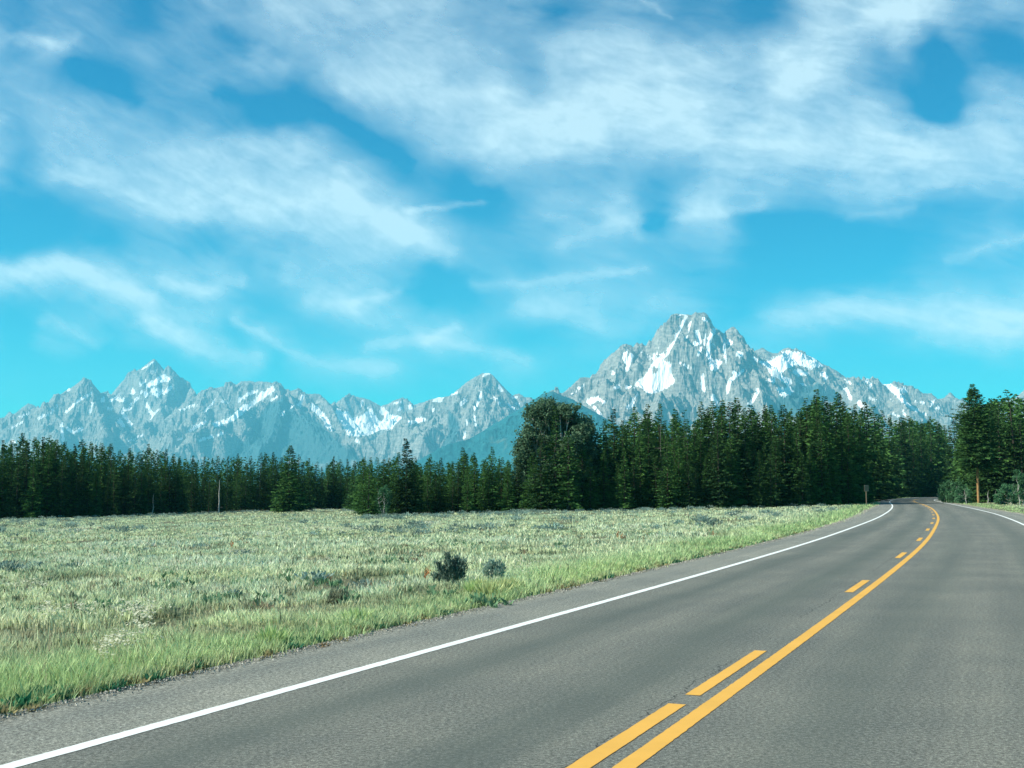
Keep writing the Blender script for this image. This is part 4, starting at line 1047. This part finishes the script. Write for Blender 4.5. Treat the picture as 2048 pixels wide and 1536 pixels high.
cw2 = leafy(12, 13.0, lobes_col(2, 13.0, 3.2, 48, .15), .15, 36000, trunk_r=.24, stems=2)
t = plant(cw2, 1140, 151, 805, wide=1.12); tag(t, 'grey green cottonwood forming the right half of the round clump in the forest edge', 'cottonwood')
asp = leafy(13, 4.5, lobes_col(3, 4.5, 1.3, 14, .1), .10, 5000, mat=SHRUBLEAF, trunk_r=.07, stems=2)
t = plant(asp, 768, 139, 972); tag(t, 'small pale leafy tree in front of the conifers beside the layered spruce', 'broadleaf tree')
asp2 = leafy(14, 5.5, lobes_col(4, 5.5, 1.5, 18, .12), .11, 8000, mat=SHRUBLEAF, trunk_r=.07, stems=3)
t = plant(asp2, 2040, 150, 942); tag(t, 'bright green young aspen at the right edge of the photo beyond the verge', 'aspen')
sh1 = leafy(15, 2.4, lobes_col(5, 2.4, 1.6, 14, .1, squash=.8), .10, 6500, mat=SHRUBLEAF, trunk_r=.05, stems=4)
t = plant(sh1, 2012, 156, 975); tag(t, 'low bright green shrub between the orange trunked pine and the young aspen', 'shrub')
sh2 = leafy(16, 2.3, lobes_col(6, 2.3, 1.9, 16, .08), .10, 7000, mat=SHRUBLEAF, trunk_r=.05, stems=4)
t = plant(sh2, 1906, 178, 968); tag(t, 'rounded blue green willow shrub where the right forest meets the far road', 'shrub')
sh3 = leafy(17, 2.0, lobes_col(7, 2.0, 1.5, 12, .08), .10, 4500, mat=SHRUBLEAF, trunk_r=.05, stems=4)
t = plant(sh3, 1926, 172, 981); tag(t, 'lower dark green shrub tangled with dead pale branches right of the willow shrub', 'shrub')

def snag(seed, H, r=0.12, twigs=14):
    g = np.random.default_rng(seed); path = [np.array([g.normal(0, .05) * t * 3, g.normal(0, .05) * t * 3, H * t - .2]) for t in np.linspace(0, 1, 6)]
    tr = tube(path, r * (1 - np.linspace(0, .8, 6)), 7); tw = []
    for i in range(twigs):
        t_ = g.uniform(.15, .98); a = g.uniform(0, 6.28); L = g.uniform(.3, 1.0) * (1.2 - t_) * H * .18
        p = path[int(t_ * 5)]; tw.append(tube([p, p + [math.cos(a) * L * .5, math.sin(a) * L * .5, L * .1], p + [math.cos(a) * L, math.sin(a) * L, L * g.uniform(-.1, .5)]], [.03, .02, .006], 3))
    return tr, join(tw)
def put_snag(seed, px, d, top, label, r=.12, twigs=14, bark=None):
    bark = bark or GBARK
    u, _ = ray(px, 1000); x = float(u) * d; zg = ground_z(x, d); _, et = ray(px, top); h = CAM_H + float(et) * d - zg
    tr, tw = snag(seed, h, r, twigs)
    rt = empty('dead_tree', (x, d, zg)); obj('trunk', mesh_from('trunk', *tr, bark, True), rt); obj('branches', mesh_from('branches', *tw, bark, True), rt)
    tag(rt, label, 'dead tree')
put_snag(1, 438, 229, 958, 'bare white dead trunk standing before the dark left forest wall', .17, 8)
put_snag(2, 306, 209, 985, 'short pale dead trunk at the foot of the left forest wall', .09, 6)
put_snag(3, 1325, 151, 812, 'grey dead treetop with bare twigs on the skyline left of the half dead conifer', .07, 46, GREYBARK)
put_snag(4, 1932, 170, 975, 'small white dead sapling with bare branches in the right verge shrubs', .05, 20)
put_snag(5, 1976, 168, 978, 'short pale stump like post just right of the orange trunked pine', .07, 2)
put_snag(6, 1834, 352, 958, 'pale tree trunk lit in the dark forest past the end of the road', .22, 4)

# ---------------------------------------------------------------- meadow
def blade_mat(name, trans=0.35):
    M = Mat(name); c = M.attr('tone', 'Color'); M.color(c); M.b.inputs['Roughness'].default_value = 0.8; M.b.inputs['Specular IOR Level'].default_value = 0.12
    tl = M.node('ShaderNodeBsdfTranslucent'); M.l.new(c, tl.inputs['Color']); mx = M.node('ShaderNodeMixShader'); mx.inputs[0].default_value = trans
    M.l.new(M.b.outputs[0], mx.inputs[1]); M.l.new(tl.outputs[0], mx.inputs[2]); M.l.new(mx.outputs[0], M.out.inputs['Surface'])
    return M.m
BLADE = blade_mat('grass_blades')

def sample_ground(n, px0, px1, d0, d1, power):
    """plan points in front of the camera, thinning with distance"""
    px = rng.uniform(px0, px1, n); u = (px - 1024) / 2391.0
    t = rng.random(n); p = 1 - power
    d = (d0 ** p + t * (d1 ** p - d0 ** p)) ** (1 / p)
    return u * d, d
GREEN = np.array([0.29, 0.42, 0.19]); YGREEN = np.array([0.52, 0.61, 0.27]); SAGE = np.array([0.68, 0.78, 0.54]); OLIVE = np.array([0.64, 0.71, 0.36])
STRAW = np.array([0.55, 0.50, 0.32]); BROWN = np.array([0.20, 0.16, 0.10]); MINT = np.array([0.78, 0.85, 0.66])

def build_grass():
    VV = []; FF = []; CC = []; n0 = 0
    for (nt, d0, d1, power, nb, spread) in ((26000, 8.5, 30, 1.55, 13, .07), (26000, 28, 75, 1.5, 11, .13), (22000, 70, 300, 1.35, 9, .30)):
        X, Y = sample_ground(nt, -330, 2120, d0, d1, power)
        xb, yb = sample_ground({8.5: 15000, 28: 9000, 70: 5000}[d0], -2600 if d0 < 30 else -1500, -330, d0 if d0 > 9 else 3.5, d1, power); X = np.r_[X, xb]; Y = np.r_[Y, yb]
        if d0 < 30:      # the near strip must be dense along the pavement
            s = S0 + rng.random(9000) ** 1.4 * 55 - 1; off = left_off(s) + 0.16 + rng.random(9000) ** 1.3 * 2.8
            X = np.r_[X, np.interp(s, CS, CL[:, 0]) + np.interp(s, CS, NL[:, 0]) * off]; Y = np.r_[Y, np.interp(s, CS, CL[:, 1]) + np.interp(s, CS, NL[:, 1]) * off]
        elif d0 < 60:
            s = S0 + 40 + rng.random(6000) ** 1.2 * 110; off = left_off(s) + 0.10 + rng.random(6000) ** 1.3 * 3.5
            X = np.r_[X, np.interp(s, CS, CL[:, 0]) + np.interp(s, CS, NL[:, 0]) * off]; Y = np.r_[Y, np.interp(s, CS, CL[:, 1]) + np.interp(s, CS, NL[:, 1]) * off]
        lat, arc = lateral(X, Y)
        sl = lat - left_off(arc); sr = -lat - right_off(arc)
        edgep = 0.12 + 0.28 * fbm(arc * 0.9, arc * 0 + 4, 4, 61)
        bare = fbm(X / 2.2, Y / 2.2, 4, 62) + 0.5 * fbm(X / 9, Y / 9, 2, 63)
        ok = ((sl > np.maximum(edgep, 0.03)) & ((bare < 0.20) | (sl < 2.2) | (rng.random(len(X)) < 0.22))) | ((sr > 0.25) & (sr < 40) & (Y > 25))
        X, Y, sl, sr, arc, bare = [q[ok] for q in (X, Y, sl, sr, arc, bare)]
        # heading: kept off the forest floor far behind the edge
        pxx = 1024 + 2391 * X / Y; keep = Y < np.interp(pxx, ex, ed) + 6
        X, Y, sl, sr, arc, bare = [q[keep] for q in (X, Y, sl, sr, arc, bare)]
        nT = len(X); left = sl > 0
        Z = terrain(X, Y)
        st = np.where(left, sl, sr)
        verge_w = np.where(left, 1.25 + 1.3 * fbm(X / 4, Y / 4, 3, 64) + np.clip((Y - 30) / 40, 0, 1.8), 4.5)
        v = 1 / (1 + np.exp((st - verge_w) / (0.45 + st * .05)))             # green verge strip
        kind = fbm(X / 5.5, Y / 5.5, 4, 65); kind2 = fbm(X / 22, Y / 9, 4, 66); k3 = fbm(X / 1.1, Y / 1.1, 3, 67)
        yg = np.clip(0.42 + kind2 * 3.0 + np.clip((Y - 40) / 120, 0, .25), 0, 1)[:, None]
        meadow = SAGE * (1 - yg) + (0.6 * OLIVE + 0.4 * MINT) * yg
        meadow = meadow * (1 + 0.30 * k3[:, None]); mm = np.clip((kind + 0.12) * 3, 0, 1)[:, None]
        meadow = meadow * mm + (0.7 * meadow + 0.3 * OLIVE) * (1 - mm)
        br = np.clip((bare - 0.06) * 5, 0, 1)[:, None] * 0.62; meadow = meadow * (1 - br) + (STRAW * .4 + BROWN * .6) * br
        gr = GREEN * (1 - 0.5 * np.clip(kind[:, None] * 2.5, 0, 1)) + YGREEN * 0.5 * np.clip(kind[:, None] * 2.5, 0, 1) + YGREEN * .25
        col = meadow * (1 - v[:, None]) + gr * v[:, None]
        dry = np.exp(-(st / 0.22) ** 2) * (0.5 + 0.5 * np.clip(kind * 3, -1, 1)); col = col * (1 - dry[:, None] * .75) + STRAW * dry[:, None] * .75
        dk = np.clip(fbm(X / 1.6, Y / 3.2, 3, 68) * 3 - 0.25, 0, 1)[:, None] * (1 - v[:, None]) * 0.55; col = col * (1 - dk) + np.array([.17, .24, .12]) * dk
        h = (0.10 + 0.10 * np.clip(0.5 + kind, 0, 1)) * (1 - v) + v * (0.09 + 0.13 * np.clip(st / 1.2, 0, 1) + 0.08 * np.clip(k3 + .3, 0, 1)) + 0.06 * (rng.random(nT) < .08)
        h = h * np.where(bare > 0.25, .6, 1) * np.where(left, 1, .55) * np.clip(.55 + st / .5, .5, 1)
        h *= rng.uniform(.7, 1.35, nT)
        m = nT * nb; r = lambda a: np.repeat(a, nb, 0)
        hx = r(h) * rng.uniform(.55, 1.15, m)
        ang = rng.uniform(0, 6.283, m); rad = np.abs(rng.normal(0, spread, m))
        bx = r(X) + np.cos(ang) * rad; by = r(Y) + np.sin(ang) * rad; bz = r(Z) - 0.01
        ln = rng.uniform(.10, .55, m) * hx; la_ = ang + rng.normal(0, .7, m)
        wd = np.maximum(0.0035, by / 1200 * rng.uniform(.30, .62, m)) * (1 + .5 * (1 - r(v)))
        tx, ty, tz = bx + np.cos(la_) * ln, by + np.sin(la_) * ln, bz + hx
        mx_, my_, mz = bx + np.cos(la_) * ln * .28, by + np.sin(la_) * ln * .28, bz + hx * .58
        wa = rng.uniform(0, math.pi, m); wx, wy = np.cos(wa) * wd, np.sin(wa) * wd
        if d0 < 60:
            V = np.stack([np.c_[bx - wx, by - wy, bz], np.c_[bx + wx, by + wy, bz], np.c_[mx_ + wx * .8, my_ + wy * .8, mz], np.c_[tx, ty, tz], np.c_[mx_ - wx * .8, my_ - wy * .8, mz]], 1)
            f = np.array([(0, 1, 2), (0, 2, 4), (4, 2, 3)])
        else:
            V = np.stack([np.c_[bx - wx, by - wy, bz], np.c_[bx + wx, by + wy, bz], np.c_[tx, ty, tz]], 1); f = np.array([(0, 1, 2)])
        kv = V.shape[1]
        FF.append((np.arange(m)[:, None, None] * kv + f[None]).reshape(-1, 3) + n0); VV.append(V.reshape(-1, 3)); n0 += m * kv
        c = r(col) * (rng.uniform(.72, 1.28, (m, 1)) if d0 < 60 else rng.uniform(.84, 1.16, (m, 1))); pick = rng.random(m)
        c = np.where((pick < .06)[:, None], STRAW * rng.uniform(.7, 1.1, (m, 1)), c); c = np.where((pick > (.92 if d0 < 60 else .96))[:, None], c * .35, c)
        CC.append(np.repeat(c, kv, 0))
    me = mesh_from('grass', np.vstack(VV), np.vstack(FF), BLADE, False, colors=np.clip(np.vstack(CC), 0.005, .85))
    print('grass tris', len(me.polygons))
    tag(obj('grass', me), 'pale sage green meadow grass with a brighter green strip along the pavement', 'grass', kind='stuff')
build_grass()

def leafclump(g, n, R_, H_, leaf, up=1.0, thin=1.0):
    """upright leafy twigs fanning from a base point; returns (n,4,3) quads"""
    a = g.uniform(0, 6.283, n); t = g.random(n) ** .6; sp = g.random(n) ** .7
    dx = np.cos(a) * sp; dy = np.sin(a) * sp
    base = np.c_[dx * R_ * t * .9, dy * R_ * t * .9, H_ * t * (1 - .45 * sp ** 2)]
    d = np.c_[dx * .55, dy * .55, np.full(n, up)] + g.normal(0, .28, (n, 3)); d /= np.linalg.norm(d, axis=1)[:, None]
    s = np.cross(d, g.normal(0, 1, (n, 3))); s /= np.linalg.norm(s, axis=1)[:, None]
    L = leaf * g.uniform(.6, 1.4, (n, 1)); w_ = L * .16 * thin
    return np.stack([base - s * w_ * .3, base + d * L * .5 + s * w_, base + d * L, base + d * L * .5 - s * w_], 1)

def build_sage():
    g = np.random.default_rng(5); protos = [leafclump(g, 90, 1, .75, .34) for _ in range(6)]
    n = 12500; X, Y = sample_ground(n, -900, 1760, 16, 285, 1.05)
    lat, arc = lateral(X, Y); sl = lat - 5.4
    px = 1024 + 2391 * X / Y; de = np.interp(px, ex, ed)
    band = (1 - np.clip((de - Y) / np.where(px < 720, 75, 38), 0, 1)) * np.clip(1.15 - (px - 1100) / 500, .25, 1)
    nz = fbm(X / 14, Y / 14, 4, 70)
    p = np.where(Y < de + 1, np.clip(band * 1.3 + nz * .5, 0, 1), 0); p = np.maximum(p, np.where((sl > 5) & (nz > .22) & (Y < de), .10, 0))
    ok = (rng.random(n) < p) & (sl > 3.0)
    X, Y = X[ok], Y[ok]; Z = terrain(X, Y); n = len(X)
    VV = []; CC = []
    for i in range(n):
        q = protos[i % 6]; s = (0.28 + .35 * rng.random()) * (1 if Y[i] > 60 else .55); hh = s * rng.uniform(.65, 1.0)
        if Y[i] > 110: q = q[::2]
        VV.append((q * np.array([s * 1.3, s * 1.3, hh]) + np.array([X[i], Y[i], Z[i] - .02])).reshape(-1, 3))
        CC.append(np.repeat(np.array([[.23, .32, .27]]) * rng.uniform(.7, 1.35), len(q) * 4, 0) * np.repeat(rng.uniform(.7, 1.3, (len(q), 1)), 4, 0))
    V = np.vstack(VV); tag(obj('sagebrush', mesh_from('sagebrush', V, np.arange(len(V)).reshape(-1, 4), BLADE, False, colors=np.vstack(CC))),
        'grey green sagebrush growing thickly between the meadow and the forest', 'sagebrush', kind='stuff')
    print('sage', n)
build_sage()

def on_plan(px, py):
    """ground point seen at a photo pixel on the meadow"""
    u, e = ray(px, py); d = CAM_H / -float(e)
    for _ in range(12): d = (CAM_H - ground_z(float(u) * d, d)) / -float(e)
    return float(u) * d, d

def flowers():
    VV = []; CC = []
    patches = [(50,1190,50,6),(210,1125,25,5),(270,1245,45,8),(285,1238,38,6),(170,1245,30,6),(110,1120,40,8),(190,1098,25,5),(90,1245,25,6),(490,1115,35,6),(540,1072,30,4),(595,1060,60,4),(270,1092,40,5),(430,1075,40,4),(860,1048,25,3),
               (760,1085,30,6),(285,1290,22,22),(240,1318,22,10),(205,1338,14,8),(1040,1155,26,12),(985,1168,14,4),(1270,1065,35,6),(650,1140,20,4),(340,1150,40,5),(680,1062,40,4),(130,1062,60,4),(1500,1030,40,4)]
    for px, py, rx, ry in patches:
        x, y = on_plan(px, py + 4); n = int(14 + rx * 1.0)
        qx = px + rng.normal(0, rx * .6, n)
        for i in range(n):
            X_, Y_ = on_plan(qx[i], py + 4 + rng.normal(0, ry * .6)); z = ground_z(X_, Y_) + rng.uniform(.16, .34)
            k_ = 5; s = max(.016, Y_ / 1200 * .55) * rng.uniform(.6, 1.3)
            for _ in range(k_):
                c = np.array([X_, Y_, z]) + rng.normal(0, s * 1.7, 3) * [1, 1, .35]
                a = rng.uniform(0, 3.14); A = np.array([math.cos(a), math.sin(a), rng.normal(0, .3)]) * s; B = np.array([-math.sin(a), math.cos(a), rng.normal(0, .3)]) * s
                VV.append(np.array([c - A, c - B, c + A, c + B])); CC.append(np.tile(np.array([.74, .74, .56]) * rng.uniform(.75, 1.05), (4, 1)))
    V = np.vstack(VV)
    tag(obj('wildflowers', mesh_from('wildflowers', V, np.arange(len(V)).reshape(-1, 4), BLADE, False, colors=np.vstack(CC))), 'cream white wildflower heads scattered in drifts over the meadow', 'wildflowers', kind='stuff')
flowers()

def herbs():
    """broad-leaved dark green herbs, straw tussocks and low verge weeds"""
    VV = []; CC = []; g = np.random.default_rng(9)
    def add(x, y, R_, H_, n, leaf, col, up=1.0, fat=1.0, thin=1.0):
        q = leafclump(g, n, R_, H_, leaf, up, thin)
        if fat != 1: c = q.mean(1, keepdims=True); q = c + (q - c) * np.array([fat, fat, 1])
        VV.append((q + np.array([x, y, ground_z(x, y)])).reshape(-1, 3)); CC.append(np.repeat(np.array(col)[None] * g.uniform(.7, 1.3, (n, 1)), 4, 0))
    for px, py, w_ in [(30,1235,70),(160,1232,55),(240,1225,40),(95,1130,60),(450,1205,70),(420,1215,40),(355,1180,50),(555,1165,70),(610,1152,40),(250,1132,40),(330,1160,60),(700,1200,40),(960,1215,40),(870,1200,60),(990,1100,60),(1120,1090,50),
                       (900,1090,40),(520,1210,60),(200,1130,40),(650,1175,40),(1280,1075,40),(1410,1062,40),(1350,1092,60),(30,1160,50),(780,1125,50)]:
        for _ in range(9):
            x, y = on_plan(px + g.normal(0, w_ * .5), py + g.normal(0, 5)); add(x, y, .08, .08, 12, .12, [.16, .28, .15], .8, 1.2)
    for i in range(150):       # dark twiggy low clumps and brown stems
        x, y = on_plan(g.uniform(-60, 1500), 1050 + 190 * g.random() ** 1.3); la_, ar = lateral([x], [y])
        if la_[0] - 5.4 < 3: continue
        add(x, y, .16, .12, 34, .10, [.24, .27, .17] if g.random() < .8 else [.30, .25, .16], .9)
    for i in range(170):       # weeds hugging the pavement edge, teal green or straw
        s = S0 + g.random() ** 1.3 * 50 - 1; off = float(left_off(s)) + g.uniform(-.02, .35)
        x = np.interp(s, CS, CL[:, 0]) + np.interp(s, CS, NL[:, 0]) * off; y = np.interp(s, CS, CL[:, 1]) + np.interp(s, CS, NL[:, 1]) * off
        c = [.06, .19, .10] if g.random() < .5 else [.30, .26, .13]
        add(float(x), float(y), .14, .04, 46, .075, c, .5)
    for px, py in [(20,1425),(45,1418),(70,1410),(95,1405),(120,1398),(60,1405),(140,1392)]:
        x, y = on_plan(px, py - 3); add(x, y, .16, .05, 60, .09, [.045, .20, .10], .4)
    for px, py in [(715,1258),(545,1300),(950,1195),(1180,1150)]:
        x, y = on_plan(px, py - 4); add(x, y, .24, .06, 260, .20, [.44, .56, .24], 1.0, thin=.25)
    for px, py in [(1000,1195),(1020,1190),(980,1200),(960,1192)]:
        x, y = on_plan(px, py - 3); add(x, y, .26, .07, 300, .22, [.50, .55, .26], 1.1, thin=.3)
    for px, py in [(855,1160),(852,1172),(1235,1078),(463,1098),(1426,1078),(1245,1080)]:
        x, y = on_plan(px, py); add(x, y, .07, .28, 30, .07, [.48, .20, .08], 1.0)
    for px, py in [(640,1302),(730,1266),(95,1392)]:
        x, y = on_plan(px, py - 1); add(x, y, .12, .03, 50, .07, [.24, .17, .09], .5)
    V = np.vstack(VV)
    tag(obj('herbs', mesh_from('herbs', V, np.arange(len(V)).reshape(-1, 4), BLADE, False, colors=np.vstack(CC))), 'dark broad leaved herbs, straw tussocks and low weeds dotted among the grass', 'herbs', kind='stuff')
herbs()

def sage_bush(seed, R_, H_, n, tone, label, px, py):
    g = np.random.default_rng(seed); x, y = on_plan(px, py); Q = []; tw = []
    for b in range(16):
        a = g.uniform(0, 6.283); r = g.uniform(.1, 1) ** .7 * R_; h = H_ * g.uniform(.55, 1.0) * (1.05 - .5 * (r / R_) ** 2)
        top = np.array([math.cos(a) * r, math.sin(a) * r, h]); tw.append(tube([[0, 0, -.03], top * [.5, .5, .45], top], [.014, .009, .003], 4))
        k_ = n // 16; t = g.uniform(.35, 1.02, (k_, 1)); p = top * t * np.array([1, 1, 1]) + g.normal(0, .035 + .02 * (1 - t), (k_, 3)); p[:, 2] = np.maximum(p[:, 2], .02)
        d = np.array([top[0] * .6, top[1] * .6, 1]) + g.normal(0, .35, (k_, 3)); d /= np.linalg.norm(d, axis=1)[:, None]
        s = np.cross(d, g.normal(0, 1, (k_, 3))); s /= np.linalg.norm(s, axis=1)[:, None]; L = .07 * g.uniform(.6, 1.4, (k_, 1))
        Q.append(np.stack([p, p + d * L * .5 + s * L * .17, p + d * L, p + d * L * .5 - s * L * .17], 1))
    V = np.vstack(Q).reshape(-1, 3); col = np.repeat(g.uniform(.7, 1.3, (len(V) // 4, 1)), 4, 0) * np.array([tone])
    rt = empty('sagebrush_bush', (x, y, ground_z(x, y)))
    obj('foliage', mesh_from('foliage', V, np.arange(len(V)).reshape(-1, 4), BLADE, False, colors=col), rt)
    v, f = join(tw); obj('stems', mesh_from('stems', v, f, BARK, True), rt)
    tag(rt, label, 'sage bush')
sage_bush(1, .34, .70, 4200, (.13, .195, .155), 'dark grey green sage bush with a pointed top beside the road verge', 902, 1178)
sage_bush(2, .30, .50, 3000, (.27, .37, .29), 'smaller paler rounded sage bush right of the dark pointed one', 990, 1172)
sage_bush(3, .20, .20, 900, (.24, .26, .17), 'low brown twiggy sage bush in the grass left of the larger bushes', 672, 1208)

# small sign on a post at the forest corner
def road_sign():
    d = 150.0; px = 1733; u, _ = ray(px, 1000); x = float(u) * d; zg = ground_z(x, d)
    rt = empty('roadside_sign', (x, d, zg), R(18))
    M = Mat('sign_wood'); co = M.coords('Object'); n = M.noise(6, 4, .6, co); M.color(M.mix(n, (.12, .09, .06), (.24, .19, .13)))
    def box(x0, x1, y0, y1, z0, z1):
        V = [(a, b, c) for c in (z0, z1) for b in (y0, y1) for a in (x0, x1)]
        return V, [(0, 2, 3, 1), (4, 5, 7, 6), (0, 1, 5, 4), (2, 6, 7, 3), (0, 4, 6, 2), (1, 3, 7, 5)]
    V, F = box(-.05, .05, -.05, .05, -.3, 2.44); obj('post', mesh_from('post', V, F, M.m), rt)
    V, F = box(-.32, .32, -.08, -.052, 1.75, 2.5)
    pm = mesh_from('panel', V, F, M.m); p = obj('panel', pm, rt)
    V1, F1 = box(-.32, .32, -.11, -.081, 2.46, 2.5); V2, F2 = box(-.32, .32, -.11, -.081, 1.75, 1.79)
    M2 = Mat('weathered_trim'); M2.color((.33, .29, .22))
    obj('frame', mesh_from('frame', np.vstack([V1, V2]), np.vstack([F1, np.array(F2) + 8]), M2.m), p)
    tag(rt, 'small brown square sign on a post beside the road at the forest corner', 'sign')
road_sign()
